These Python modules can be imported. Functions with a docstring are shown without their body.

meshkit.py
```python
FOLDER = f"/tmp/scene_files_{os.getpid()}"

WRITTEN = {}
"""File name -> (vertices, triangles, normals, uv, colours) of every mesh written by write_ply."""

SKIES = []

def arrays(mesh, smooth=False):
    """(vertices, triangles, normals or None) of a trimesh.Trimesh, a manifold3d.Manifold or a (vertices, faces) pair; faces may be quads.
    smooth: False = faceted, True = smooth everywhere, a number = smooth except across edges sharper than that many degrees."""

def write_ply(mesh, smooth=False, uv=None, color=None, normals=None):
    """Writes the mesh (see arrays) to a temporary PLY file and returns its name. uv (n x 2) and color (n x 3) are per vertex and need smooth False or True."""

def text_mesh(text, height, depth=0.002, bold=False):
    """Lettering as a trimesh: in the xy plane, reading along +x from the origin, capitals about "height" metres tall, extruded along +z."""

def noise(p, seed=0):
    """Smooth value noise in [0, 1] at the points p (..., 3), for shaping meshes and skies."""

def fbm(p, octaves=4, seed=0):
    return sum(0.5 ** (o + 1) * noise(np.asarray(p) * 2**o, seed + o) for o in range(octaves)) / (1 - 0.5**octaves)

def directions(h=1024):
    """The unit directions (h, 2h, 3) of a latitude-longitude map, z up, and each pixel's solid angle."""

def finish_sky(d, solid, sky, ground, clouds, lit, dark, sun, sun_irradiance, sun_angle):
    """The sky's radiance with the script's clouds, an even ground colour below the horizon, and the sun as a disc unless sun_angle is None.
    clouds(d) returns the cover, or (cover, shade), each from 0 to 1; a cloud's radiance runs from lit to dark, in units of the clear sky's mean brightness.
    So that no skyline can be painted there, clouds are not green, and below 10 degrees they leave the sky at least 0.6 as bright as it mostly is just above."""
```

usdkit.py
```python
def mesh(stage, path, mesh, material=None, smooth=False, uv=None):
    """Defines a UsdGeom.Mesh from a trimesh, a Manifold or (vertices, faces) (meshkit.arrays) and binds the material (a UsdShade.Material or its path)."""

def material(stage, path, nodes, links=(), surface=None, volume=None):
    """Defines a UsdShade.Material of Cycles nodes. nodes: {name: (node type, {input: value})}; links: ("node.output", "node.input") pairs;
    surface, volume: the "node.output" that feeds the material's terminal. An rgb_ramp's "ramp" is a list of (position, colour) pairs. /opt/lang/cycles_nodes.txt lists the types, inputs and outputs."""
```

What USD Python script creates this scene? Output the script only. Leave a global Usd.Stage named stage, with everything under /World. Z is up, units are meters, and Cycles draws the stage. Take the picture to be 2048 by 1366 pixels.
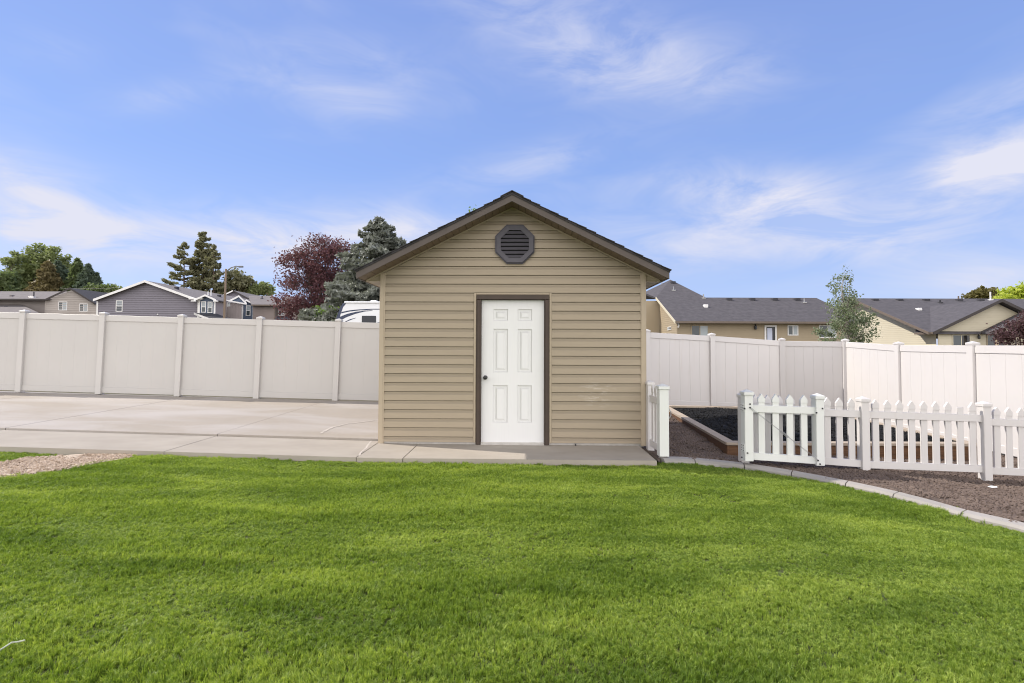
import math, random
import numpy as np, trimesh, usdkit, meshkit
from shapely.geometry import Polygon, Point, box as sbox, LineString
from shapely.ops import unary_union
from scipy.interpolate import RBFInterpolator
from pxr import Usd, UsdGeom, UsdLux, UsdShade, Sdf, Gf, Vt

stage = Usd.Stage.CreateInMemory()
UsdGeom.SetStageUpAxis(stage, 'Z'); UsdGeom.SetStageMetersPerUnit(stage, 1.0)
UsdGeom.Xform.Define(stage, '/World'); UsdGeom.Scope.Define(stage, '/World/Looks')

# ------------------------------------------------------------------ camera
F, CX, CY = 1000.0, 1024.0, 665.0          # focal length and principal point of the 2048 px wide photograph
EYE, PITCH, ROLL, EXPOSURE = np.array([0, 0, 1.375]), 0.030, 0.004, 1.17
_r, _u, _f = np.array([1., 0, 0]), np.array([0, -math.sin(PITCH), math.cos(PITCH)]), np.array([0, math.cos(PITCH), math.sin(PITCH)])
RGT, UPV, FWD = math.cos(ROLL) * _r + math.sin(ROLL) * _u, -math.sin(ROLL) * _r + math.cos(ROLL) * _u, _f
cam = UsdGeom.Camera.Define(stage, '/World/camera')
cam.CreateHorizontalApertureAttr(36.0); cam.CreateVerticalApertureAttr(36.0 * 683 / 1024)
cam.CreateFocalLengthAttr(36.0 * F / 2048); cam.CreateVerticalApertureOffsetAttr((CY - 683) * 36.0 / 2048)
cam.CreateFStopAttr(0.0); cam.CreateExposureAttr(EXPOSURE); cam.CreateClippingRangeAttr(Gf.Vec2f(0.05, 5000))
cam.AddTransformOp().Set(Gf.Matrix4d(*[*RGT, 0, *UPV, 0, *(-FWD), 0, *EYE, 1]))

def ray(u, v): return FWD * F + RGT * (u - CX) - UPV * (v - CY)
def at(u, v, Y):
    d = ray(u, v); return EYE + d * (Y / d[1])
def at_plane(u, v, z0, zx=0., zy=0.):
    "where the sight line meets z = z0 + zx*x + zy*y"
    d = ray(u, v); t = (z0 - EYE[2]) / (d[2] - zx * d[0] - zy * d[1]); return EYE + d * t

# ------------------------------------------------------------------ sky and sun
SUN = np.array([-1.0, 0.29, 1.0]); SUN /= np.linalg.norm(SUN)
SUN_INTENSITY, SKY_STRENGTH = 0.54, 0.15
sun = UsdLux.DistantLight.Define(stage, '/World/sun')
sun.CreateIntensityAttr(SUN_INTENSITY); sun.CreateAngleAttr(0.53); sun.CreateNormalizeAttr(True); sun.CreateColorAttr(Gf.Vec3f(1.0, 0.93, 0.83))
_x = np.cross([0, 0, 1.], SUN); _x /= np.linalg.norm(_x); _y = np.cross(SUN, _x)
sun.AddTransformOp().Set(Gf.Matrix4d(*[*_x, 0, *_y, 0, *SUN, 0, 0, 0, 50, 1]))

def sky_material():
    n, l = {}, []
    n['sky'] = ('sky_texture', dict(sky_type='single_scattering', sun_disc=False, sun_elevation=math.asin(SUN[2]), sun_rotation=math.atan2(SUN[0], SUN[1]), air_density=1.0, aerosol_density=0.25, ozone_density=1.6))
    n['tc'] = ('texture_coordinate', {})
    n['sep'] = ('separate_xyz', {}); l += [('tc.generated', 'sep.vector')]
    n['az'] = ('math', dict(math_type='arctan2')); l += [('sep.x', 'az.value1'), ('sep.y', 'az.value2')]
    n['el'] = ('math', dict(math_type='arcsine')); l += [('sep.z', 'el.value1')]
    # wind-drawn noise over the whole sky
    n['cmb'] = ('combine_xyz', dict(z=0.0)); l += [('az.value', 'cmb.x'), ('el.value', 'cmb.y')]
    n['map'] = ('mapping', dict(rotation=(0, 0, 0.18), scale=(2.2, 6.5, 1.0))); l += [('cmb.vector', 'map.vector')]
    n['ns'] = ('noise_texture', dict(scale=2.3, detail=11.0, roughness=0.62, distortion=0.7)); l += [('map.vector', 'ns.vector')]
    n['ns2'] = ('noise_texture', dict(scale=0.9, detail=3.0, roughness=0.5)); l += [('map.vector', 'ns2.vector')]
    n['wisp'] = ('map_range', dict(from_min=0.36, from_max=0.70, to_min=0.0, to_max=1.0, clamp=True)); l += [('ns.fac', 'wisp.value')]
    n['big'] = ('map_range', dict(from_min=0.52, from_max=0.8, to_min=0.0, to_max=0.55, clamp=True)); l += [('ns2.fac', 'big.value')]
    last = 'big.result'
    #        u, v, half-width, half-height (px of the photograph), tilt, strength
    for i, (u, v, su, sv, tilt, amp) in enumerate([(1180, 85, 250, 55, .30, .70), (1240, 150, 230, 45, .1, .3), (720, 160, 150, 60, 0, .36), (60, 430, 240, 78, .25, 1.45), (430, 480, 260, 45, .0, .8),
            (700, 470, 210, 48, -.1, 1.35), (1985, 335, 140, 60, -.25, 2.0), (1570, 400, 185, 48, .25, 1.25), (1420, 480, 270, 50, 0, .8), (1060, 330, 170, 30, -.2, .55), (370, 185, 130, 24, -.4, .45),
            (100, 100, 90, 30, -.3, .2), (1960, 560, 160, 45, -.2, .9), (1330, 370, 120, 25, 0, .35), (1780, 490, 200, 40, .1, .7), (1900, 240, 200, 25, -.3, .28)]):
        d = ray(u, v); d = d / np.linalg.norm(d)
        a, e = math.atan2(d[0], d[1]), math.asin(d[2]); k = 1 / math.cos(math.atan((u - CX) / F)) ** 2
        sa, se = su / F / k, sv / F * math.cos(a)
        c, s = math.cos(tilt), math.sin(tilt)
        b = f'b{i}'
        n[b + 'v'] = ('vector_math', dict(math_type='subtract', vector2=(a, e, 0))); l += [('cmb.vector', b + 'v.vector1')]
        n[b + 'm'] = ('mapping', dict(rotation=(0, 0, tilt), scale=(1, 1, 1))); l += [(b + 'v.vector', b + 'm.vector')]
        n[b + 's'] = ('vector_math', dict(math_type='multiply', vector2=(1 / sa, 1 / se, 0))); l += [(b + 'm.vector', b + 's.vector1')]
        n[b + 'd'] = ('vector_math', dict(math_type='dot_product')); l += [(b + 's.vector', b + 'd.vector1'), (b + 's.vector', b + 'd.vector2')]
        n[b + 'n'] = ('math', dict(math_type='multiply', value2=-0.8)); l += [(b + 'd.value', b + 'n.value1')]
        n[b + 'e'] = ('math', dict(math_type='exponent')); l += [(b + 'n.value', b + 'e.value1')]
        n[b + 'a'] = ('math', dict(math_type='multiply_add', value2=amp)); l += [(b + 'e.value', b + 'a.value1'), (last, b + 'a.value3')]
        last = b + 'a.value'
    n['w2'] = ('math', dict(math_type='multiply_add', value2=0.85, value3=0.15)); l += [('wisp.result', 'w2.value1')]
    n['cov'] = ('math', dict(math_type='multiply', use_clamp=True)); l += [(last, 'cov.value1'), ('w2.value', 'cov.value2')]
    n['tint'] = ('mix', dict(mix_type='multiply', fac=1.0, color2=SKY_TINT)); l += [('sky.color', 'tint.color1')]
    # the clear air's even blue, paler towards the skyline
    n['e1'] = ('map_range', dict(from_min=0.0, from_max=1.1, to_min=0.0, to_max=1.0, clamp=True)); l += [('el.value', 'e1.value')]
    n['air'] = ('rgb_ramp', dict(ramp=[(p, tuple(c * AIR_GAIN for c in col)) for p, col in AIR])); l += [('e1.result', 'air.fac')]
    n['mixl'] = ('mix', dict(mix_type='mix', fac=AIR_MIX)); l += [('air.color', 'mixl.color2'), ('tint.color', 'mixl.color1')]
    n['mix'] = ('mix', dict(mix_type='mix', color2=CLOUD)); l += [('cov.value', 'mix.fac'), ('mixl.color', 'mix.color1')]
    # the bank of bright cloud, added out of view behind the camera to brighten shaded walls
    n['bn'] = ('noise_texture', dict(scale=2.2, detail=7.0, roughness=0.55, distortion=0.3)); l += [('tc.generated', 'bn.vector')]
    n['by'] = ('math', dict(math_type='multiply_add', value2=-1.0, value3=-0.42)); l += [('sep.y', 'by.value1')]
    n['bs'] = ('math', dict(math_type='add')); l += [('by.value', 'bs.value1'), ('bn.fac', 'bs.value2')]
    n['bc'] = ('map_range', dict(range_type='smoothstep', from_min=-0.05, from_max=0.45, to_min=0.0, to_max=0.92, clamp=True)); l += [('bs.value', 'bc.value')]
    n['fill_bank'] = ('mix', dict(mix_type='mix', color2=FILL_BANK)); l += [('bc.result', 'fill_bank.fac'), ('mix.color', 'fill_bank.color1')]
    n['bg'] = ('background_shader', dict(strength=SKY_STRENGTH)); l += [('fill_bank.color', 'bg.color')]
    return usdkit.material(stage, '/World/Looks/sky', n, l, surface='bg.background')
SKY_TINT, CLOUD = (1.0, 0.92, 0.98), (2.3, 2.34, 2.72)
AIR_MIX, AIR_GAIN, FILL_BANK = .88, .80, (4.3, 4.12, 4.0)
AIR = [(0, (1.55, 1.95, 3.1)), (.12, (1.25, 1.75, 3.1)), (.3, (.92, 1.46, 3.0)), (.55, (.84, 1.27, 2.75)), (1, (.7, 1.1, 2.5))]
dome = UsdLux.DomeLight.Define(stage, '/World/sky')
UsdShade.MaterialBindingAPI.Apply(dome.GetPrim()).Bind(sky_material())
dome.GetPrim().SetCustomDataByKey('kind', 'structure')

# ------------------------------------------------------------------ naming and parts
used = {}
def free(parent, name):
    k = used.get((parent, name), 0); used[(parent, name)] = k + 1
    return f'{parent}/{name}' + (f'_{k:03d}' if k else '')

def keys(p, label=None, cat=None, group=None, kind=None):
    for k, x in (('label', label), ('category', cat), ('group', group), ('kind', kind)):
        if x: p.SetCustomDataByKey(k, x)

class Thing:
    """An Xform at the base of a thing; its parts are given in world coordinates (or in its own, with own=True)."""
    def __init__(s, name, label=None, cat=None, loc=(0, 0, 0), yaw=0., group=None, kind=None, own=False):
        s.path = free('/World', name); s.loc, s.yaw, s.own = np.asarray(loc, float), yaw, own
        x = UsdGeom.Xform.Define(stage, s.path); x.AddTranslateOp().Set(Gf.Vec3d(*map(float, loc)))
        if yaw: x.AddRotateZOp().Set(math.degrees(yaw))
        keys(x.GetPrim(), label, cat, group, kind)
    def local(s, v):
        v = np.asarray(v, float)
        if s.own: return v
        c, q = math.cos(-s.yaw), math.sin(-s.yaw); w = v - s.loc
        return np.stack([w[:, 0] * c - w[:, 1] * q, w[:, 0] * q + w[:, 1] * c, w[:, 2]], 1)
    def part(s, name, mesh, mat, under=None, smooth=False, label=None, kind=None):
        v, f = vf(mesh)
        path = free(under or s.path, name)
        m = usdkit.mesh(stage, path, (s.local(v), f), LOOK[mat], smooth=smooth)
        keys(m.GetPrim(), label, kind=kind)
        return path

def vf(mesh):
    if isinstance(mesh, MB): return mesh.get()
    if isinstance(mesh, (tuple, list)): return np.asarray(mesh[0], float), np.asarray(mesh[1], int)
    return np.asarray(mesh.vertices), np.asarray(mesh.faces)

def single(name, mesh, mat, label=None, cat=None, group=None, kind=None, smooth=False):
    v, f = vf(mesh); path = free('/World', name)
    m = usdkit.mesh(stage, path, (v, f), LOOK[mat], smooth=smooth); keys(m.GetPrim(), label, cat, group, kind)
    return path

BOXF = np.array([[0, 2, 1], [0, 3, 2], [4, 5, 6], [4, 6, 7], [0, 1, 5], [0, 5, 4], [1, 2, 6], [1, 6, 5], [2, 3, 7], [2, 7, 6], [3, 0, 4], [3, 4, 7]])
class MB:
    def __init__(s): s.v, s.f, s.n = [], [], 0
    def add(s, v, f):
        v = np.asarray(v, float); s.v.append(v); s.f.append(np.asarray(f, int) + s.n); s.n += len(v); return s
    def mesh(s, m): return s.add(*vf(m))
    def hexa(s, lo, hi): return s.add(np.vstack([lo, hi]), BOXF)       # 4 points below (counter-clockwise from above), 4 above
    def box(s, x0, x1, y0, y1, z0, z1): return s.hexa([(x0, y0, z0), (x1, y0, z0), (x1, y1, z0), (x0, y1, z0)], [(x0, y0, z1), (x1, y0, z1), (x1, y1, z1), (x0, y1, z1)])
    def slab(s, pts, thick):
        "closed prism between a flat 3-D polygon and the same polygon moved by the vector thick"
        pts = np.asarray(pts, float); n = len(pts); c = np.zeros(3)
        for i in range(n): c += np.cross(pts[i], pts[(i + 1) % n])
        t = np.asarray(thick, float)
        if c @ t > 0: pts = pts[::-1]                                   # first face looks away from thick
        k = np.argmax(np.abs(c)); ij = [i for i in range(3) if i != k]
        p2 = pts[:, ij]
        tri = np.array(trimesh.creation.triangulate_polygon(Polygon(p2), engine='earcut')[1]) if n > 4 else np.array([[0, 1, 2], [0, 2, 3]][: n - 2])
        if n > 4:
            tv = trimesh.creation.triangulate_polygon(Polygon(p2), engine='earcut')[0]
            idx = [int(np.argmin(((p2 - q) ** 2).sum(1))) for q in tv]; tri = np.array([[idx[a] for a in t_] for t_ in tri])
            want = -c if c @ t > 0 else c
            for j, (a, b, d) in enumerate(tri):
                if np.cross(pts[b] - pts[a], pts[d] - pts[a]) @ want < 0: tri[j] = (a, d, b)
        side = []
        for i in range(n):
            j = (i + 1) % n; side += [[j, i, i + n], [j, i + n, j + n]]
        return s.add(np.vstack([pts, pts + t]), np.vstack([tri, tri[:, ::-1] + n, side]))
    def tube(s, pts, r, sides=6, cap=True):
        pts = np.asarray(pts, float); r = np.broadcast_to(r, len(pts)); n = len(pts)
        t = np.gradient(pts, axis=0); t /= np.maximum(np.linalg.norm(t, axis=1, keepdims=True), 1e-9)
        ref = np.array([0, 0, 1.]) if abs(t[:, 2]).mean() < .8 else np.array([1., 0, 0])
        a = np.cross(t, ref); a /= np.maximum(np.linalg.norm(a, axis=1, keepdims=True), 1e-9); b = np.cross(t, a)
        th = np.linspace(0, 2 * np.pi, sides, endpoint=False)
        v = pts[:, None] + r[:, None, None] * (np.cos(th)[None, :, None] * a[:, None] + np.sin(th)[None, :, None] * b[:, None])
        v = v.reshape(-1, 3); f = []
        for i in range(n - 1):
            for k in range(sides):
                q = (k + 1) % sides; f += [[i * sides + k, (i + 1) * sides + k, i * sides + q], [i * sides + q, (i + 1) * sides + k, (i + 1) * sides + q]]
        if cap:
            for k in range(1, sides - 1): f += [[0, k, k + 1], [(n - 1) * sides, (n - 1) * sides + k + 1, (n - 1) * sides + k]]
        return s.add(v, f)
    def get(s): return np.vstack(s.v), np.vstack(s.f)

def soft_box(x0, x1, y0, y1, z0, z1, b=.004):
    "box with chamfered edges"
    p = []
    for sx in (0, 1):
        for sy in (0, 1):
            for sz in (0, 1):
                c = np.array([(x0, x1)[sx], (y0, y1)[sy], (z0, z1)[sz]]); d = np.array([(1, -1)[sx], (1, -1)[sy], (1, -1)[sz]]) * b
                for k in range(3):
                    q = d.copy(); q[k] = 0; p.append(c + q)
    h = trimesh.convex.convex_hull(np.array(p)); return np.array(h.vertices), np.array(h.faces)

# ------------------------------------------------------------------ materials
LOOK = {}
def look(name, col, col2=None, scale=6., rough=.6, bump=0., bscale=60., detail=5., stretch=(1, 1, 1), spec=.4, lo=.35, hi=.65, metallic=0., extra=None, bdist=.01):
    """Principled surface whose colour wanders between two tones with noise in the place's own coordinates."""
    n = {'g': ('geometry', {}), 'm': ('mapping', dict(scale=stretch)), 'p': ('principled_bsdf', dict(roughness=rough, specular_ior_level=spec, metallic=metallic))}
    l = [('g.position', 'm.vector')]
    if col2 is None: col2 = tuple(c * .88 for c in col)
    n['n'] = ('noise_texture', dict(scale=scale, detail=detail, roughness=.6)); l += [('m.vector', 'n.vector')]
    n['r'] = ('rgb_ramp', dict(ramp=[(0, col), (lo, col), (hi, col2), (1, col2)])); l += [('n.fac', 'r.fac')]
    out = 'r.color'
    if extra: out = extra(n, l, out)
    l += [(out, 'p.base_color')]
    if bump:
        n['bn'] = ('noise_texture', dict(scale=bscale, detail=4., roughness=.6)); l += [('m.vector', 'bn.vector')]
        n['b'] = ('bump', dict(strength=bump, distance=bdist)); l += [('bn.fac', 'b.height'), ('b.normal', 'p.normal')]
    LOOK[name] = usdkit.material(stage, '/World/Looks/' + name, n, l, surface='p.BSDF')

def leaf_look(name, c1, c2, scale=1.2, trans=.35, rough=.55, c3=None, spec=.3):
    n = {'g': ('geometry', {}), 'n': ('noise_texture', dict(scale=scale, detail=4., roughness=.65)), 'w': ('mix', dict(fac=.45)),
         'r': ('rgb_ramp', dict(ramp=[(0, c1), (.36, c1), (.64, c2), (1, c3 or c2)])), 'p': ('principled_bsdf', dict(roughness=rough, specular_ior_level=spec)), 't': ('translucent_bsdf', {}),
         'br': ('mix', dict(mix_type='multiply', fac=1., color2=(1.12, 1.18, .8))), 'mx': ('mix_closure', dict(fac=trans))}
    l = [('g.position', 'n.vector'), ('n.fac', 'w.color1'), ('g.random_per_island', 'w.color2'), ('w.color', 'r.fac'), ('r.color', 'p.base_color'), ('r.color', 'br.color1'), ('br.color', 't.color'), ('p.BSDF', 'mx.closure1'), ('t.BSDF', 'mx.closure2')]
    LOOK[name] = usdkit.material(stage, '/World/Looks/' + name, n, l, surface='mx.closure')

def scuffs(n, l, out):
    "chalky rub marks on the siding right of the door"
    n['sm'] = ('vector_math', dict(math_type='subtract', vector2=(1.20, 7.09, .74))); l += [('g.position', 'sm.vector1')]
    n['ss'] = ('vector_math', dict(math_type='multiply', vector2=(3.4, 0, 4.2))); l += [('sm.vector', 'ss.vector1')]
    n['sl'] = ('vector_math', dict(math_type='length')); l += [('ss.vector', 'sl.vector1')]
    n['sr'] = ('map_range', dict(from_min=.25, from_max=1.0, to_min=1., to_max=0., clamp=True)); l += [('sl.value', 'sr.value')]
    n['sp'] = ('mapping', dict(scale=(5, 5, 26))); l += [('g.position', 'sp.vector')]
    n['sn'] = ('noise_texture', dict(scale=1.2, detail=6., roughness=.65)); l += [('sp.vector', 'sn.vector')]
    n['st'] = ('map_range', dict(from_min=.49, from_max=.66, to_min=0., to_max=.5, clamp=True)); l += [('sn.fac', 'st.value')]
    n['sx'] = ('math', dict(math_type='multiply')); l += [('sr.result', 'sx.value1'), ('st.result', 'sx.value2')]
    n['sc'] = ('mix', dict(color2=(.66, .60, .52))); l += [('sx.value', 'sc.fac'), (out, 'sc.color1')]
    return 'sc.color'

look('siding_tan', (.35, .290, .213), (.33, .274, .202), scale=1.6, rough=.5, bump=.06, bscale=18, stretch=(1, 1, 9), extra=scuffs)
look('trim_tan', (.412, .342, .25), (.39, .323, .238), scale=3, rough=.45)
look('trim_brown', (.062, .043, .033), (.05, .036, .029), scale=5, rough=.5)
look('fascia_brown', (.092, .074, .064), (.083, .067, .058), scale=4, rough=.5)
look('soffit_brown', (.17, .125, .088), (.15, .11, .078), scale=5, rough=.55)
look('shingle_black', (.032, .030, .033), (.05, .046, .048), scale=40, rough=.9, bump=.5, bscale=160)
look('vent_slate', (.09, .085, .102), (.08, .076, .092), scale=8, rough=.55)
look('hollow_black', (.006, .006, .007), rough=.9)
look('door_white', (.72, .72, .72), (.705, .705, .705), scale=1.5, rough=.42, bump=.04, bscale=6, stretch=(40, 40, 2))
look('knob_black', (.012, .012, .013), rough=.3, spec=.6)
look('aluminium', (.62, .60, .57), (.52, .5, .47), scale=8, rough=.38, metallic=.75)

def grime(n, l, out):
    "washed-up dirt: faint drips and blotches on the vinyl"
    n['gp'] = ('mapping', dict(scale=(6, 6, .7))); l += [('g.position', 'gp.vector')]
    n['gn'] = ('noise_texture', dict(scale=1.4, detail=7., roughness=.7)); l += [('gp.vector', 'gn.vector')]
    n['gt'] = ('map_range', dict(from_min=.56, from_max=.8, to_min=0., to_max=.35, clamp=True)); l += [('gn.fac', 'gt.value')]
    n['gc'] = ('mix', dict(color2=(.55, .5, .44))); l += [('gt.result', 'gc.fac'), (out, 'gc.color1')]
    return 'gc.color'
look('vinyl_cream', (.505, .488, .466), (.49, .473, .452), scale=.9, rough=.42, extra=grime)
look('vinyl_white', (.635, .612, .60), (.617, .595, .583), scale=.9, rough=.42, extra=grime)
look('vinyl_gate', (.69, .70, .68), (.67, .68, .66), scale=3, rough=.42, extra=grime)
look('vinyl_rail', (.53, .511, .488), (.515, .497, .475), scale=.9, rough=.42, extra=grime)
look('steel', (.45, .45, .45), rough=.35, metallic=.9)
look('screw_black', (.03, .03, .035), rough=.5)

def stains(n, l, out):
    n['cp'] = ('mapping', dict(scale=(.35, .9, 1), rotation=(0, 0, .25))); l += [('g.position', 'cp.vector')]
    n['cn'] = ('noise_texture', dict(scale=1.1, detail=5., roughness=.55, distortion=.6)); l += [('cp.vector', 'cn.vector')]
    n['ct'] = ('map_range', dict(from_min=.40, from_max=.64, to_min=0., to_max=.8, clamp=True)); l += [('cn.fac', 'ct.value')]
    n['cc'] = ('mix', dict(color2=(.435, .403, .38))); l += [('ct.result', 'cc.fac'), (out, 'cc.color1')]
    n['fn'] = ('noise_texture', dict(scale=90., detail=3., roughness=.7)); l += [('g.position', 'fn.vector')]
    n['ft'] = ('map_range', dict(from_min=.35, from_max=.7, to_min=.84, to_max=1.08)); l += [('fn.fac', 'ft.value')]
    n['fc'] = ('vector_math', dict(math_type='scale')); l += [('cc.color', 'fc.vector1'), ('ft.result', 'fc.scale')]
    return 'fc.vector'
look('concrete_pad', (.335, .295, .248), (.36, .318, .272), scale=1.2, rough=.85, bump=.25, bscale=120, extra=stains)
look('concrete_walk', (.37, .332, .284), (.325, .29, .247), scale=1.6, rough=.88, bump=.3, bscale=140, detail=10, stretch=(1, 1.6, 1))
look('concrete_curb', (.37, .345, .325), (.31, .29, .27), scale=2.2, rough=.88, bump=.3, bscale=120)
look('efflorescence', (.52, .475, .43), (.45, .41, .365), scale=30, rough=.95)
look('soil', (.085, .058, .04), (.05, .034, .022), scale=14, rough=.95, bump=.6, bscale=60)
look('lawn_base', (.06, .085, .02), (.085, .09, .03), scale=5, rough=.95)
look('bare_ground', (.55, .46, .37), (.44, .36, .28), scale=18, rough=.95, bump=.8, bscale=70)
look('gravel_base', (.13, .096, .076), (.085, .063, .05), scale=16, rough=.95, bump=.8, bscale=70)
look('far_ground', (.085, .085, .04), (.14, .115, .07), scale=.2, rough=.95)
look('wood_cap', (.46, .385, .305), (.34, .275, .21), scale=5, rough=.8, stretch=(1, 8, 8), bump=.3, bscale=25)
look('wood_side', (.175, .088, .042), (.105, .055, .03), scale=4, rough=.75, stretch=(1.2, 8, 14), bump=.3, bscale=20)
look('bed_mulch', (.014, .013, .013), (.026, .024, .024), scale=20, rough=.9, bump=.8, bscale=80)

def island_look(name, stops, rough=.85, scale=3., spec=.3):
    "each stone, chip or shard takes its own tone"
    n = {'g': ('geometry', {}), 'n': ('noise_texture', dict(scale=scale, detail=3.)), 'w': ('mix', dict(fac=.75)), 'r': ('rgb_ramp', dict(ramp=stops)), 'p': ('principled_bsdf', dict(roughness=rough, specular_ior_level=spec))}
    l = [('g.position', 'n.vector'), ('n.fac', 'w.color1'), ('g.random_per_island', 'w.color2'), ('w.color', 'r.fac'), ('r.color', 'p.base_color')]
    LOOK[name] = usdkit.material(stage, '/World/Looks/' + name, n, l, surface='p.BSDF')
island_look('gravel_stone', [(0, (.09, .066, .056)), (.35, (.24, .185, .152)), (.7, (.46, .37, .315)), (1, (.68, .59, .52))])
island_look('black_shard', [(0, (.008, .008, .008)), (.6, (.02, .019, .02)), (1, (.055, .052, .055))], rough=.7)
island_look('bark_chip', [(0, (.34, .25, .18)), (.25, (.62, .51, .41)), (.6, (.80, .71, .61)), (1, (.9, .85, .78))])

def grass_look():
    n = {'g': ('geometry', {}), 'm1': ('mapping', dict(scale=(.55, 2.1, 1.), rotation=(0, 0, .10))), 'n1': ('noise_texture', dict(scale=1.25, detail=5., roughness=.62, distortion=.5)), 's1': ('map_range', dict(from_min=.30, from_max=.70, clamp=True)),
         'n2': ('noise_texture', dict(scale=55., detail=2., roughness=.6)), 's2': ('map_range', dict(from_min=.30, from_max=.70, clamp=True)), 'w': ('mix', dict(fac=.55)), 'w2': ('mix', dict(fac=.42)),
         'r': ('rgb_ramp', dict(ramp=[(0, (.055, .115, .014)), (.25, (.185, .275, .042)), (.45, (.42, .51, .115)), (.60, (.62, .655, .18)), (.78, (.80, .78, .30)), (1, (.92, .85, .50))])),
         'p': ('principled_bsdf', dict(roughness=.45, specular_ior_level=.35)), 't': ('translucent_bsdf', {}), 'br': ('mix', dict(mix_type='multiply', fac=1., color2=(1.3, 1.3, .6))), 'mx': ('mix_closure', dict(fac=.42))}
    l = [('g.position', 'm1.vector'), ('m1.vector', 'n1.vector'), ('n1.fac', 's1.value'), ('g.position', 'n2.vector'), ('n2.fac', 's2.value'), ('s1.result', 'w.color1'), ('s2.result', 'w.color2'), ('w.color', 'w2.color1'), ('g.random_per_island', 'w2.color2'), ('w2.color', 'r.fac'),
         ('r.color', 'p.base_color'), ('r.color', 'br.color1'), ('br.color', 't.color'), ('p.BSDF', 'mx.closure1'), ('t.BSDF', 'mx.closure2')]
    LOOK['grass_blade'] = usdkit.material(stage, '/World/Looks/grass_blade', n, l, surface='mx.closure')
grass_look()

def pane_look(name, tint):
    n = {'d': ('principled_bsdf', dict(base_color=tint, roughness=.06, specular_ior_level=.8))}
    LOOK[name] = usdkit.material(stage, '/World/Looks/' + name, n, [], surface='d.BSDF')
pane_look('glass_dark', (.035, .045, .05)); pane_look('glass_blind', (.30, .34, .36)); pane_look('glass_black', (.01, .01, .012)); pane_look('glass_blue', (.42, .46, .58))
look('white_trim', (.80, .79, .78), rough=.5)
look('house_greyblue', (.215, .20, .235), (.20, .187, .22), scale=.6, rough=.7)
look('house_blue', (.10, .13, .19), (.09, .12, .175), scale=.6, rough=.7)
look('house_mauve', (.33, .285, .28), (.305, .265, .26), scale=.6, rough=.7)
look('house_rose', (.25, .205, .19), (.23, .19, .175), scale=.6, rough=.7)
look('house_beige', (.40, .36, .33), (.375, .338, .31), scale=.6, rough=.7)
look('house_beige_painted_shade', (.30, .265, .25), (.28, .247, .233), scale=.6, rough=.7)  # darker copy of the beige, with the shade on these walls put into the colour
look('house_taupe', (.36, .295, .205), (.335, .275, .19), scale=.6, rough=.7)
look('house_cream', (.58, .53, .41), (.55, .50, .385), scale=.6, rough=.7)
look('eave_dark', (.05, .042, .04), rough=.7)
look('gutter_brown', (.16, .125, .10), rough=.6)
def shingles(n, l, out):
    "far roofs: courses too small to tell apart"
    n['bm'] = ('mapping', dict(scale=(1, 1, 1))); l += [('g.position', 'bm.vector')]
    n['wv'] = ('wave_texture', dict(wave_type='bands', bands_direction='z', profile='saw', scale=2.4, distortion=1.2, detail=2., detail_scale=2.)); l += [('bm.vector', 'wv.vector')]
    n['wr'] = ('map_range', dict(from_min=0, from_max=1, to_min=.86, to_max=1.1)); l += [('wv.fac', 'wr.value')]
    n['ws'] = ('vector_math', dict(math_type='scale')); l += [(out, 'ws.vector1'), ('wr.result', 'ws.scale')]
    return 'ws.vector'
look('roof_charcoal', (.105, .098, .108), (.07, .066, .074), scale=3., detail=9, rough=.95, extra=shingles, lo=.3, hi=.7)
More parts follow.
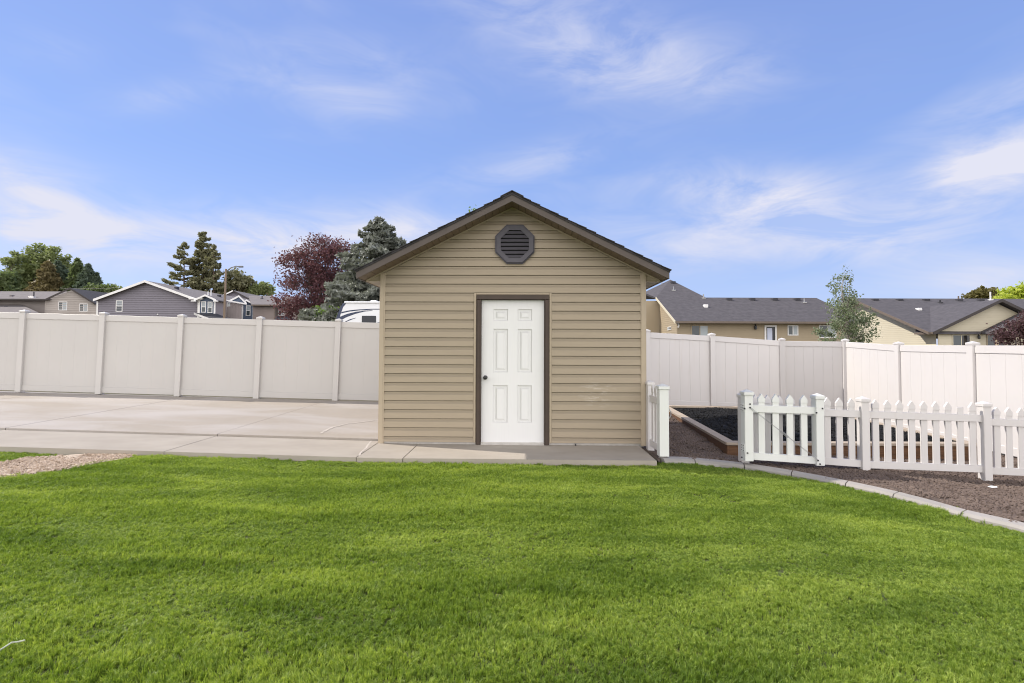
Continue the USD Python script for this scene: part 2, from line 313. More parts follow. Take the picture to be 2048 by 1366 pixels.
look('roof_grey', (.20, .18, .18), (.15, .137, .14), scale=3., detail=9, rough=.95, extra=shingles, lo=.3, hi=.7)
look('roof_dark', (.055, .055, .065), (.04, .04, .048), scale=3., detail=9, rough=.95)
look('bark_grey', (.16, .13, .11), (.09, .072, .06), scale=8, rough=.9, bump=.6, bscale=20, stretch=(1, 1, .3))
look('bark_pine', (.15, .10, .075), (.09, .062, .05), scale=6, rough=.9, stretch=(1, 1, .3))
look('bark_pale', (.50, .46, .42), (.30, .27, .24), scale=9, rough=.85, stretch=(1, 1, .6))
look('pole_wood', (.27, .20, .145), (.20, .15, .11), scale=5, rough=.85, stretch=(1, 1, .1))
look('trailer_white', (.78, .79, .81), (.76, .77, .79), scale=1, rough=.25, spec=.5)
look('trailer_navy', (.035, .045, .085), rough=.25, spec=.5)
look('trailer_dark', (.02, .022, .028), rough=.2, spec=.6)
look('lamp_grey', (.16, .16, .165), rough=.6)
look('rubber', (.015, .015, .016), rough=.8)
look('cord_pale', (.50, .52, .40), rough=.5)
leaf_look('leaf_light', (0.253, 0.293, 0.132), (0.437, 0.471, 0.241), scale=.5)
leaf_look('leaf_mid', (0.175, 0.219, 0.100), (0.325, 0.369, 0.163), scale=.5)
leaf_look('leaf_brown', (0.221, 0.182, 0.091), (0.364, 0.273, 0.156), scale=.5, trans=.2)
leaf_look('leaf_dark', (0.135, 0.176, 0.128), (0.243, 0.290, 0.196), scale=.5, trans=.2)
leaf_look('leaf_pine', (0.250, 0.244, 0.144), (0.463, 0.419, 0.250), scale=.6, trans=.2, c3=(0.414, 0.310, 0.173))
leaf_look('leaf_plum', (0.176, 0.081, 0.098), (0.351, 0.195, 0.211), scale=1.0, trans=.3, c3=(0.572, 0.442, 0.442))
leaf_look('leaf_spruce', (0.25, 0.265, 0.235), (0.47, 0.485, 0.43), scale=1.4, trans=.12, c3=(0.66, 0.67, 0.61))
leaf_look('leaf_bright', (0.203, 0.312, 0.070), (0.343, 0.437, 0.125), scale=1.5)
leaf_look('leaf_aspen', (0.213, 0.252, 0.157), (0.426, 0.470, 0.336), scale=2.5, c3=(.66,.68,.58), spec=.5)
leaf_look('leaf_yellow', (0.468, 0.530, 0.085), (0.750, 0.750, 0.150), scale=.8)
leaf_look('leaf_olive', (0.18, 0.16, 0.06), (0.3, 0.24, 0.09), scale=.8)
leaf_look('leaf_wine', (0.109, 0.058, 0.065), (0.218, 0.137, 0.137), scale=3.)

# ------------------------------------------------------------------ walls of lapped boards
class Frame:
    "a wall plane: o + a*ex + b*up, n points out of the wall"
    def __init__(s, o, ex, n):
        s.o, s.ex, s.n, s.up = np.asarray(o, float), np.asarray(ex, float) / np.linalg.norm(ex), np.asarray(n, float) / np.linalg.norm(n), np.array([0, 0, 1.])
    def p(s, a, b, d=0.): return s.o + s.ex * a + s.up * b + s.n * d
    def box(s, mb, a0, a1, b0, b1, d0, d1):
        lo = [s.p(a0, b0, d0), s.p(a1, b0, d0), s.p(a1, b0, d1), s.p(a0, b0, d1)]; hi = [q + s.up * (b1 - b0) for q in lo]
        if np.dot(np.cross(s.ex, s.n), s.up) < 0: lo, hi = lo[::-1], hi[::-1]
        mb.hexa(lo, hi); return mb

def polys(g):
    if g.is_empty: return []
    return [q for q in getattr(g, 'geoms', [g]) if isinstance(q, Polygon) and q.area > 1e-4]

def front_prism(mb, fr, poly, t, base=-.002):
    "prism whose front stands t(b) proud of the wall plane"
    tv, tf = trimesh.creation.triangulate_polygon(poly, engine='earcut')
    ring = np.array(poly.exterior.coords)[:-1]
    if not poly.exterior.is_ccw: ring = ring[::-1]
    idx = np.array([int(np.argmin(((ring - q) ** 2).sum(1))) for q in tv]); tri = idx[np.array(tf)]
    def area(t3): a, b, c = ring[t3[0]], ring[t3[1]], ring[t3[2]]; return (b[0] - a[0]) * (c[1] - a[1]) - (b[1] - a[1]) * (c[0] - a[0])
    tri = np.array([q if area(q) > 0 else q[::-1] for q in tri])
    n = len(ring)
    back = np.array([fr.p(a, b, base) for a, b in ring]); front = np.array([fr.p(a, b, t(b)) for a, b in ring])
    side = []
    for i in range(n):
        j = (i + 1) % n; side += [[i, j, j + n], [i, j + n, i + n]]
    f = np.vstack([tri + n, tri[:, ::-1], side])
    if np.dot(np.cross(fr.ex, fr.up), fr.n) < 0: f = f[:, ::-1]
    mb.add(np.vstack([back, front]), f)

def lap_courses(fr, poly, b0, h, profile):
    """yields one mesh for each board (polygon pieces of a course are boards of their own). profile: (height fraction, stand-off) pairs"""
    x0, y0, x1, y1 = poly.bounds; k = 0
    while b0 + k * h < y1:
        lo = b0 + k * h; k += 1
        strip = poly.intersection(sbox(x0 - 1, lo, x1 + 1, lo + h - .0006))
        for g in polys(strip):
            mb = MB()
            for (f0, t0), (f1, t1) in zip(profile[:-1], profile[1:]):
                for q in polys(g.intersection(sbox(x0 - 1, lo + f0 * h, x1 + 1, lo + f1 * h))):
                    q = Polygon([(round(a, 5), round(b, 5)) for a, b in q.exterior.coords])
                    if q.is_valid and q.area > 1e-5:
                        front_prism(mb, fr, q, lambda b: t0 + (t1 - t0) * min(1, max(0, ((b - lo) / h - f0) / (f1 - f0))))
            if mb.n: yield mb
def lap_wall(fr, poly, h=.2, out=.016):
    mb = MB()
    for m in lap_courses(fr, poly, poly.bounds[1], h, [(0, out), (1, .002)]): mb.mesh(m)
    return mb

# ------------------------------------------------------------------ the shed
YAW = -.022
SHED = np.array([0, 7.12, 0.])
EXS, EYS = np.array([math.cos(YAW), math.sin(YAW), 0]), np.array([-math.sin(YAW), math.cos(YAW), 0])
def SL(x, y, z=0.): return SHED + EXS * x + EYS * y + np.array([0, 0, z])       # shed coordinates: along the front wall, into depth

shed = Thing('garden_shed', 'tan lap-sided garden shed with brown gable trim and white door', 'shed', SHED, YAW, own=True)
DEEP, HW, EAVE, OVER = 3.3, 1.895, 2.136, .33
zs = lambda x: 3.386 - .5 * abs(x)                                   # underside of the rake
fs = Frame((0, 0, 0), (1, 0, 0), (0, -1, 0))
wall = Polygon([(-1.815, .035), (1.815, .035), (1.815, zs(1.9) ), (0, zs(0)), (-1.815, zs(1.9))]).intersection(Polygon([(-1.815, 0), (1.815, 0), (1.815, zs(1.815)), (0, zs(0)), (-1.815, zs(1.815))]))
wing = [Polygon([(s * 1.812, zs(EAVE) + .008), (s * 1.812, zs(1.812)), (s * 2.10, zs(2.10))]) for s in (-1, 1)]
door_hole = sbox(-.545, -1, .565, 2.155)
octo = Polygon([(.036 + .20 * math.cos(math.radians(22.5 + 45 * k)), 2.845 + .20 * math.sin(math.radians(22.5 + 45 * k))) for k in range(8)])
course = .1276; b0 = 2.153 - 17 * course
prof = [(0, .026), (.60, .024), (.80, .014), (.932, .012), (.935, .002), (1, .002)]
for m in lap_courses(fs, wall.difference(door_hole), b0, course, prof): shed.part('siding_board', m, 'siding_tan')
for s, w in zip((-1, 1), wing):
    m = MB(); front_prism(m, fs, w, lambda b: .010); shed.part('gable_return', m, 'siding_tan')
mb = MB().box(-1.84, 1.84, .004, .03, .0, zs(1.9)); mb.slab([(-1.84, .004, zs(1.9)), (1.84, .004, zs(1.9)), (0, .004, zs(0) - .002)], (0, .026, 0))
g = MB()                                                             # wall core, cut round the door
g.box(-1.84, -.53, .004, .03, 0, zs(1.9)); g.box(.55, 1.84, .004, .03, 0, zs(1.9)); g.box(-.53, .55, .004, .03, 2.14, zs(1.9)); g.slab([(-1.84, .004, zs(1.9)), (1.84, .004, zs(1.9)), (1.84, .004, zs(1.84) - .001), (0, .004, zs(0) - .001), (-1.84, .004, zs(1.84) - .001)], (0, .026, 0))
shed.part('wall_core', g, 'trim_tan')
for s in (-1, 1):                                                    # corner posts, side and back walls
    c = MB(); lo, hi = sorted((s * 1.815, s * HW)); c.mesh(soft_box(lo, hi, -.030, .06, .0, zs(HW) - .004 if s < 0 else zs(HW) - .004))
    c.mesh(soft_box(lo + .012, hi - .020, -.034, -.029, .004, zs(HW) - .02, .001))
    shed.part('corner_trim', c, 'trim_tan')
    side = Frame((s * 1.865, 0.062, 0) if s > 0 else (s * 1.865, DEEP, 0), (0, s, 0), (s, 0, 0))
    for m in lap_courses(side, sbox(0, .035, DEEP - .07, zs(EAVE) + .01), b0, course, prof): shed.part('siding_board', m, 'siding_tan')
bk = Frame((0, DEEP, 0), (-1, 0, 0), (0, 1, 0))
shed.part('back_wall', lap_wall(bk, Polygon([(-1.86, .035), (1.86, .035), (1.86, zs(1.9)), (0, zs(0)), (-1.86, zs(1.9))]), course, .02), 'siding_tan')
shed.part('sill_plate', MB().box(-1.86, 1.86, -.004, .05, -.02, .034), 'aluminium')
# rake soffit of single planks, rake boards, eaves
for s in (-1, 1):
    L = math.hypot(EAVE, EAVE * .5); k = 0; a = .001
    xj = s * 2.09; shed.part('gable_trim', MB().slab([(s * .001, -.031, zs(0) - .0045), (xj, -.031, zs(xj) - .0045), (xj, -.031, zs(xj) - .024), (s * .001, -.031, zs(0) - .024)], (0, .030, 0)), 'trim_tan')
    while a < L - .02:
        e = min(a + .098, L - .003); x0, x1 = s * a / L * EAVE, s * e / L * EAVE; k += 1
        z0, z1 = zs(x0), zs(x1); drop = .002 if k % 2 else .0035
        q = [(x0, -OVER + .022, z0 - drop), (x1, -OVER + .022, z1 - drop), (x1, -.004, z1 - drop), (x0, -.004, z0 - drop)]
        shed.part('soffit_plank', MB().slab(q, (0, 0, .018)), 'soffit_brown'); a += .1035
    f = MB(); X = s * EAVE
    f.slab([(0, -OVER, zs(0) - .006), (X, -OVER, zs(X) - .006), (X, -OVER, zs(X) + .086), (0, -OVER, zs(0) + .086)], (0, .02, 0))
    shed.part('rake_board', f, 'fascia_brown')
    f = MB(); f.slab([(0, -OVER - .010, zs(0) + .082), (X * 1.004, -OVER - .010, zs(X) + .080), (X * 1.004, -OVER - .010, zs(X) + .112), (0, -OVER - .010, zs(0) + .114)], (0, .05, 0))
    shed.part('drip_edge', f, 'shingle_black')
    lo, hi = sorted((X, X - s * .02)); shed.part('eave_board', MB().box(lo, hi, -OVER + .021, DEEP + .3, zs(X) - .004, zs(X) + .095), 'fascia_brown')
    lo, hi = sorted((s * 1.885, s * (EAVE - .021))); k = 0; y = .002
    while y < DEEP:                                                   # eave soffit planks
        shed.part('eave_soffit_plank', MB().box(lo, hi, y, y + .097, zs(EAVE) + (.002 if k % 2 else .0), zs(EAVE) + .016), 'trim_tan'); y += .101; k += 1
    # roof deck and shingle courses
    d = MB().slab([(0, -OVER + .02, zs(0) + .085), (X, -OVER + .02, zs(X) + .085), (X, DEEP + .3, zs(X) + .085), (0, DEEP + .3, zs(0) + .085)], (0, 0, .028)); shed.part('roof_deck', d, 'shingle_black')
    nrm = np.array([s * .4472, 0, .8944]); sl = np.array([s * .8944, 0, -.4472]); top = np.array([0, 0, zs(0) + .113]); LL = L + .022; n = 17
    for i in range(n):
        a0, a1 = LL * i / n, LL * (i + 1) / n
        lift0, lift1 = .004, .011 + .003 * ((i * 7) % 3)
        p0, p1 = top + sl * a0, top + sl * a1
        q0, q1 = p0 + nrm * lift0, p1 + nrm * lift1
        ya, yb = -OVER - .018 - .006 * ((i * 5) % 3), DEEP + .31
        lo = [(*p0[:1], ya, p0[2]), (*p1[:1], ya, p1[2]), (*p1[:1], yb, p1[2]), (*p0[:1], yb, p0[2])]
        hi = [(*q0[:1], ya, q0[2]), (*q1[:1], ya, q1[2]), (*q1[:1], yb, q1[2]), (*q0[:1], yb, q0[2])]
        if s < 0: lo, hi = lo[::-1], hi[::-1]
        shed.part('shingle_course', MB().hexa(lo, hi), 'shingle_black')
top = zs(0) + .113
for k in range(14):
    y = -OVER - .02 + k * .285; c = MB()
    for s in (-1, 1):
        c.slab([(0, y, top + .016), (s * .16, y, top - .064), (s * .16, y + .29, top - .067), (0, y + .29, top + .012)], (0, 0, .012))
    shed.part('ridge_shingle', c, 'shingle_black')
# gable vent: eight-sided frame, slats and the dark behind
def ring8(r): return [(.036 + r / math.cos(math.radians(22.5)) * math.cos(math.radians(22.5 + 45 * k)), 2.845 + r / math.cos(math.radians(22.5)) * math.sin(math.radians(22.5 + 45 * k))) for k in range(8)]
vf_ = MB()
for (ro, ri, d0, d1) in ((.280, .262, .012, .050), (.2625, .200, .012, .060)):
    o_, i_ = ring8(ro), ring8(ri)
    for k in range(8):
        j = (k + 1) % 8
        vf_.hexa([fs.p(*o_[k], d0), fs.p(*o_[j], d0), fs.p(*i_[j], d0), fs.p(*i_[k], d0)][::-1], [fs.p(*o_[k], d1), fs.p(*o_[j], d1), fs.p(*i_[j], d1 - .006), fs.p(*i_[k], d1 - .006)][::-1])
gv = shed.part('gable_vent', vf_, 'vent_slate', label='slate grey eight-sided gable vent with slats')
m = MB(); front_prism(m, fs, Polygon(ring8(.262)), lambda b: .028, base=.010); shed.part('vent_backing', m, 'hollow_black', under=gv)
inner = Polygon(ring8(.203))
for k in range(7):
    zc = 2.845 - .172 + k * .0573; half = []
    w = inner.intersection(sbox(-1, zc - .012, 1.2, zc + .012)).bounds
    if len(w) < 4: continue
    m = MB(); a0, a1 = w[0] - .004, w[2] + .004
    m.hexa([fs.p(a0, zc - .022, .053), fs.p(a1, zc - .022, .053), fs.p(a1, zc + .012, .031), fs.p(a0, zc + .012, .031)], [fs.p(a0, zc - .014, .055), fs.p(a1, zc - .014, .055), fs.p(a1, zc + .021, .033), fs.p(a0, zc + .021, .033)])
    shed.part('vent_slat', m, 'vent_slate', under=gv)
# door frame, door with six raised panels, knob, threshold
for name, (x0, x1, z0, z1) in (('door_jamb', (-.507, -.437, .004, 2.055)), ('door_jamb', (.459, .528, .004, 2.055)), ('door_head', (-.507, .528, 2.057, 2.125))):
    m = MB().mesh(soft_box(x0, x1, -.042, .05, z0, z1, .005)); i0, i1 = (x0, x1)
    shed.part(name, m, 'trim_brown')
for x0, x1 in ((-.505, -.439), (.461, .526)): shed.part('jamb_face', MB().mesh(soft_box(x0 + .012, x1 - .016, -.048, -.040, .006, 2.05, .003)), 'trim_brown')
for (x0, x1, z0, z1) in ((-.543, -.510, .03, 2.15), (.531, .563, .03, 2.15), (-.509, .530, 2.128, 2.15)):
    shed.part('door_channel', MB().mesh(soft_box(x0, x1, -.026, .0, z0, z1, .003)), 'trim_tan')
dx0, dx1, dz0, dz1, dy = -.434, .456, .034, 2.052, .012
panels = [(-.268, -.058, 1.755, 1.925), (.080, .286, 1.755, 1.925), (-.268, -.058, 1.020, 1.640), (.080, .286, 1.020, 1.640), (-.268, -.058, .305, .840), (.080, .286, .305, .840)]
face = sbox(dx0, dz0, dx1, dz1)
for p in panels: face = face.difference(sbox(p[0], p[2], p[1], p[3]))
dm = trimesh.creation.extrude_polygon(face, .03); v = np.array(dm.vertices); v = np.stack([v[:, 0], dy + .03 - v[:, 2], v[:, 1]], 1)
dr = MB().add(v, np.array(dm.faces)); dr.box(dx0, dx1, dy + .0305, dy + .044, dz0, dz1)
door = shed.part('door', dr, 'door_white', label='white six-panel door')
for (x0, x1, z0, z1) in panels:
    m = MB(); r = [(0, .003), (.016, .013), (.034, .013), (.058, .004)]   # inset, depth of the moulding
    pts = [[(x0 + i, dy + d, z0 + i), (x1 - i, dy + d, z0 + i), (x1 - i, dy + d, z1 - i), (x0 + i, dy + d, z1 - i)] for i, d in r]
    vv = np.array(pts).reshape(-1, 3); ff = []
    for k in range(3):
        for e in range(4):
            a, b = k * 4 + e, k * 4 + (e + 1) % 4; ff += [[a, b, b + 4], [a, b + 4, a + 4]]
    ff += [[12, 13, 14], [12, 14, 15]]; m.add(vv, ff); m.box(x0, x1, dy + .016, dy + .03, z0, z1)
    shed.part('door_panel', m, 'door_white', under=door)
kn = trimesh.creation.revolve([(0, 0), (.031, 0), (.031, .008), (.013, .012), (.013, .034), (.026, .042), (.030, .054), (.026, .066), (.012, .071), (0, .072)], sections=20)
v = np.array(kn.vertices); v = np.stack([v[:, 0] - .377, dy - v[:, 2], v[:, 1] + .948], 1); shed.part('knob', (v, np.array(kn.faces)[:, ::-1]), 'knob_black', under=door, smooth=40)
m = MB().mesh(soft_box(-.436, .458, -.05, .05, .0, .022, .004)); m.box(-.434, .456, .0, .05, .022, .032); shed.part('threshold', m, 'aluminium')
shed.part('weep_stub', MB().tube([(.90, -.02, .018), (.90, -.055, .018), (.90, -.06, .004)], .008), 'screw_black')
shed.part('floor_slab', MB().box(-1.85, 1.85, .06, DEEP - .01, -.25, -.004), 'concrete_walk')

# ------------------------------------------------------------------ ground heights
def pad_z(x, y): return np.where(x < -1.5, -.021 * (x + 1.5), 0.) + .012 * np.maximum(0, y - 6.9)
def curb_z(x): return np.where(x > 1.8, -.058 * (x - 1.8), 0.)
def lawn_z(x, y):
    x, y = np.asarray(x, float), np.asarray(y, float)
    z = -.068 + np.where(x < -1.5, -.0205 * (x + 1.5), 0.) + np.where(x > 1.8, -.055 * (x - 1.8), 0.)
    p = np.stack([x * .9, y * 1.6, 0 * x], -1)
    return z + .022 * (meshkit.noise(p, 3) - .5) + .010 * (meshkit.noise(p * 3.1, 4) - .5)
curb_px = [(1316, 911.7), (1350, 912.5), (1384, 914.0), (1435, 919), (1487, 924.5), (1536, 932), (1586, 940), (1640, 950), (1697, 961), (1750, 972), (1799, 983), (1866, 1000), (1934, 1019), (2048, 1044), (2150, 1075), (2260, 1112)]
outer = []
for u, v in curb_px:
    p = at_plane(u, v, .0, 0, 0) if u < 1340 else at_plane(u, v, .058 * 1.8, -.058, 0); outer.append(p)
outer = np.array(outer)
CURB_W = .145
tn = np.gradient(outer[:, :2], axis=0); tn /= np.linalg.norm(tn, axis=1, keepdims=True)
nm = np.stack([tn[:, 1], -tn[:, 0]], 1)                               # towards the lawn
nm[nm[:, 1] > 0] *= -1
inner_c = outer.copy(); inner_c[:, :2] += nm * CURB_W
smp = np.array([(1.87, 6.35, -.02), (3.0, 6.4, -.115), (4.54, 6.45, -.17), (6.06, 6.40, -.30), (7.6, 6.4, -.37), (8.25, 8.5, -.42), (8.4, 12.6, -.26), (7, 13, -.22), (3.4, 12.4, -.06), (2.0, 9.5, -.05), (2.4, 8, -.06), (3.1, 7.3, -.19), (6.9, 7.4, -.27)] + [(p[0], p[1] + .06, p[2] - .02) for p in outer[1::2]])
_rbf = RBFInterpolator(smp[:, :2], smp[:, 2], kernel='linear', smoothing=.02, degree=1)
def grav_z(x, y):
    q = np.stack([np.ravel(x), np.ravel(y)], 1).astype(float); z = _rbf(q)
    return z.reshape(np.shape(x)) + .02 * (meshkit.noise(np.stack([np.asarray(x) * 2.2, np.asarray(y) * 2.2, 0 * np.asarray(x)], -1), 9) - .5)

def sheet(poly, step, zf):
    "the polygon's inside on a grid, with its outline followed"
    x0, y0, x1, y1 = poly.bounds
    gx, gy = np.meshgrid(np.arange(x0, x1, step), np.arange(y0, y1, step)); pts = np.stack([gx.ravel(), gy.ravel()], 1)
    import shapely
    ins = shapely.contains_xy(poly.buffer(-step * .35), pts[:, 0], pts[:, 1])
    ring = LineString(poly.exterior.coords); b = np.array([ring.interpolate(d).coords[0] for d in np.arange(0, ring.length, step)] + list(poly.exterior.coords)[:-1])
    pts = np.vstack([pts[ins], b]); pts = np.unique(np.round(pts, 4), axis=0)
    from scipy.spatial import Delaunay
    t = Delaunay(pts).simplices; c = pts[t].mean(1); t = t[shapely.contains_xy(poly, c[:, 0], c[:, 1])]
    a = pts[t]; s = (a[:, 1, 0] - a[:, 0, 0]) * (a[:, 2, 1] - a[:, 0, 1]) - (a[:, 1, 1] - a[:, 0, 1]) * (a[:, 2, 0] - a[:, 0, 0])
    t[s < 0] = t[s < 0][:, ::-1]
    return np.column_stack([pts, zf(pts[:, 0], pts[:, 1])]), t

# far ground: one sheet to the horizon
gx = np.concatenate([-np.geomspace(1400, 16, 26), np.linspace(-14, 14, 15), np.geomspace(16, 1400, 26)]); gy = np.concatenate([-np.geomspace(1400, 6, 20), np.linspace(-4, 20, 13), np.geomspace(22, 1800, 30)])
GX, GY = np.meshgrid(gx, gy)
GZ = np.clip(-.34 - .025 * GX + .01 * (GY - 6), -.75, .35) + np.clip((GY - 16) / 22, 0, 1) * .75
i = np.arange(len(gy) - 1)[:, None] * len(gx) + np.arange(len(gx) - 1)[None]; i = i.ravel()
single('ground', (np.stack([GX.ravel(), GY.ravel(), GZ.ravel()], 1), np.vstack([np.stack([i, i + 1, i + 1 + len(gx)], 1), np.stack([i, i + 1 + len(gx), i + len(gx)], 1)])), 'far_ground', kind='structure', smooth=True)

# concrete pad and walk in slabs with open joints (shed coordinates a, b)
def slab_at(T, name, a0, a1, b0, b1, mat, front=.0, thick=.22, sink=0.):
    q = [SL(a0, b0), SL(a1, b0), SL(a1, b1), SL(a0, b1)]; top = np.array([[p[0], p[1], float(pad_z(p[0], p[1])) - sink] for p in q]); c = .005
    cen = top.mean(0); ins = [p + (cen - p) / np.linalg.norm(cen - p) * c * 1.4 for p in top]
    low = top - [0, 0, c]; bot = top - [0, 0, thick]
    T.part(name, MB().hexa(bot, low).hexa(low, np.array(ins)), mat)
J = [-1.325, -4.32, -7.50, -10.7, -13.9]
pad = Thing('concrete_pad', kind='structure', loc=SL(-6, 3))
for a1, a0 in zip(J[:-1], J[1:]):
    slab_at(pad, 'concrete_slab', a0 + .008, (a1 if a1 < -2 else -1.93) - .008, .160, 4.42, 'concrete_pad', sink=-.028 if a0 > -5 else -.024)
walk = Thing('front_walk', kind='structure', loc=SL(-4, -.4))
for a1, a0 in zip(J[:-1], J[1:]):
    if a1 > -2: slab_at(walk, 'concrete_slab', a0 + .004, -1.905, -.93, .118, 'concrete_walk', thick=.14); slab_at(walk, 'concrete_slab', -1.897, a1 - .004, -.93, -.006, 'concrete_walk', thick=.14)
    else: slab_at(walk, 'concrete_slab', a0 + .004, a1 - .004, -.93, .118, 'concrete_walk', thick=.14)
slab_at(walk, 'concrete_slab', J[0] + .004, 1.80, -.92, -.006, 'concrete_walk', thick=.14)
# mineral crack across the walk by the shed's left corner and the arc washed over the pad
rng = np.random.default_rng(5)
def streak(T, name, pix, w, lift=.003):
    m = MB(); pts = []
    for u, v in pix:
        p = at_plane(u, v, -.021 * 1.5 - .012 * 6.9, -.021, .012)
        pts.append([p[0], p[1], 0])
    pts = np.array(pts); fine = np.array([pts[0] + 0 * pts[0]])
    t = np.linspace(0, len(pts) - 1, 60); P = np.stack([np.interp(t, np.arange(len(pts)), pts[:, k]) for k in range(3)], 1)
    P[:, :2] += rng.normal(0, w * .35, (60, 2)); d = np.gradient(P, axis=0); d /= np.linalg.norm(d, axis=1, keepdims=True); nn = np.stack([-d[:, 1], d[:, 0], 0 * d[:, 0]], 1)
    ww = (w * (.45 + .9 * rng.random(60)))[:, None]; A, B = P - nn * ww, P + nn * ww
    for q in (A, B): q[:, 2] = pad_z(q[:, 0], q[:, 1]) + lift
    v = np.vstack([A, B]); f = []
    for k in range(59): f += [[k, k + 1, k + 61], [k, k + 61, k + 60]]
    T.part(name, (v, np.array(f)[:, ::-1]), 'efflorescence', kind=None)
streak(walk, 'crack_filler', [(742, 882), (738, 888), (731, 897), (722, 906), (718, 913)], .012)
streak(pad, 'mineral_streak', [(640, 871), (665, 858), (695, 851), (730, 847), (752, 844)], .022, lift=.032)

# lawn
edge = [SL(a, -.925) for a in (-13.8, -1.3, 1.79)]
lawn_poly = Polygon([tuple(e[:2]) for e in edge] + [tuple((o * .5 + i_ * .5)[:2]) for o, i_ in zip(outer, inner_c)] + [(7.5, 1.0), (4.5, -2.5), (-6, -2.5), (-13.8, 2)])
single('lawn', sheet(lawn_poly, .16, lambda x, y: lawn_z(x, y)), 'lawn_base', kind='structure', smooth=True)
bare_px = [(-60, 930), (0, 923), (25, 918), (60, 913.5), (110, 910), (150, 908), (200, 906.5), (250, 907), (268, 909), (262, 913), (236, 918), (205, 923), (165, 930), (120, 937), (75, 944), (30, 950), (0, 954), (-60, 966)]
bare = Polygon([tuple(at_plane(u, v, -.068 - .0205 * 1.5 + .02, -.0205, 0)[:2]) for u, v in bare_px])
single('bare_patch', sheet(bare.buffer(.03), .06, lambda x, y: lawn_z(x, y) + .012 + .02 * (meshkit.noise(np.stack([x * 7, y * 7, 0 * x], -1), 2) - .5)), 'bare_ground', kind='structure', smooth=True)

# curb in cast lengths with joints
cb = Thing('curb', kind='structure', loc=outer[5])
path_len = np.concatenate([[0], np.cumsum(np.linalg.norm(np.diff(outer[:, :2], axis=0), axis=1))])
def along(s): return np.array([np.interp(s, path_len, outer[:, k]) for k in range(3)]), np.array([np.interp(s, path_len, inner_c[:, k]) for k in range(3)])
marks = [0] + [float(np.interp(u, [c[0] for c in curb_px], path_len)) for u in (1384, 1487, 1586, 1697, 1799, 1934, 2080, 2190, 2258)]
for a, b in zip(marks[:-1], marks[1:]):
    ss = np.linspace(a + .006, b - .006, 7); m = MB(); rows = []
    for s in ss:
        o, q = along(s); zt = float(curb_z(o[0]))
        d = (q - o); rows.append([o + [0, 0, -.13 + zt - o[2]], o + [0, 0, zt - o[2] - .008], o + d * .10 + [0, 0, zt - o[2]], o + d * .82 + [0, 0, zt - .006 - o[2]], o + d * 1.0 + [0, 0, zt - .030 - o[2]], o + d * 1.06 + [0, 0, zt - .13 - o[2]]])
    v = np.array(rows).reshape(-1, 3); f = []
    for k in range(6):
        for e in range(6):
            p, q = k * 6 + e, k * 6 + (e + 1) % 6; f += [[p, p + 6, q], [q, p + 6, q + 6]]
    for k in (1, 2, 3, 4): f += [[0, k, k + 1], [36, 36 + k + 1, 36 + k]]
    t = trimesh.Trimesh(v, f, process=False); t.fix_normals(); cb.part('curb_length', t, 'concrete_curb')

# gravel yard right of the shed
gravel_poly = Polygon([tuple(SL(1.83, -.92)[:2])] + [tuple((o * .6 + i_ * .4)[:2]) for o, i_ in zip(outer, inner_c)] + [(8.35, 3.6), (8.4, 12.9), (6.9, 13.3), (1.9, 12.6), tuple(SL(1.88, 3.3)[:2])]).buffer(0)
single('gravel_yard', sheet(gravel_poly, .15, grav_z), 'gravel_base', kind='structure', smooth=True)

# ------------------------------------------------------------------ scattered pieces
def quat(yaw, tilt, az):
    "turn by yaw about z, then lean by tilt towards azimuth az"
    cy, sy = np.cos(yaw / 2), np.sin(yaw / 2); ct, st = np.cos(tilt / 2), np.sin(tilt / 2); ax, ay = -np.sin(az), np.cos(az)
    return np.stack([ct * cy, st * (ax * cy + ay * sy), st * (ay * cy - ax * sy), ct * sy], 1)
def instancer(name, protos, mat, pos, q, scale, which, kind='stuff', label=None, cat=None):
    path = free('/World', name); pi = UsdGeom.PointInstancer.Define(stage, path); rel = pi.CreatePrototypesRel()
    for k, m in enumerate(protos):
        p = f'{path}/source/piece_{k:03d}' if k else f'{path}/source/piece'
        usdkit.mesh(stage, p, vf(m), LOOK[mat]); rel.AddTarget(p)
    pi.CreatePositionsAttr(Vt.Vec3fArray.FromNumpy(np.asarray(pos, np.float32)))
    pi.CreateOrientationsAttr(Vt.QuathArray([Gf.Quath(float(a), float(b), float(c), float(d)) for a, b, c, d in q]))
    pi.CreateScalesAttr(Vt.Vec3fArray.FromNumpy(np.asarray(scale, np.float32))); pi.CreateProtoIndicesAttr(Vt.IntArray.FromNumpy(np.asarray(which, np.int32)))
    keys(pi.GetPrim(), label, cat, kind=kind)

import shapely
def jitter(poly, step, seed, amount=.5):
    r = np.random.default_rng(seed); x0, y0, x1, y1 = poly.bounds
    gx, gy = np.meshgrid(np.arange(x0, x1, step), np.arange(y0, y1, step)); p = np.stack([gx.ravel(), gy.ravel()], 1); p += r.uniform(-amount, amount, p.shape) * step
    return p[shapely.contains_xy(poly, p[:, 0], p[:, 1])], r

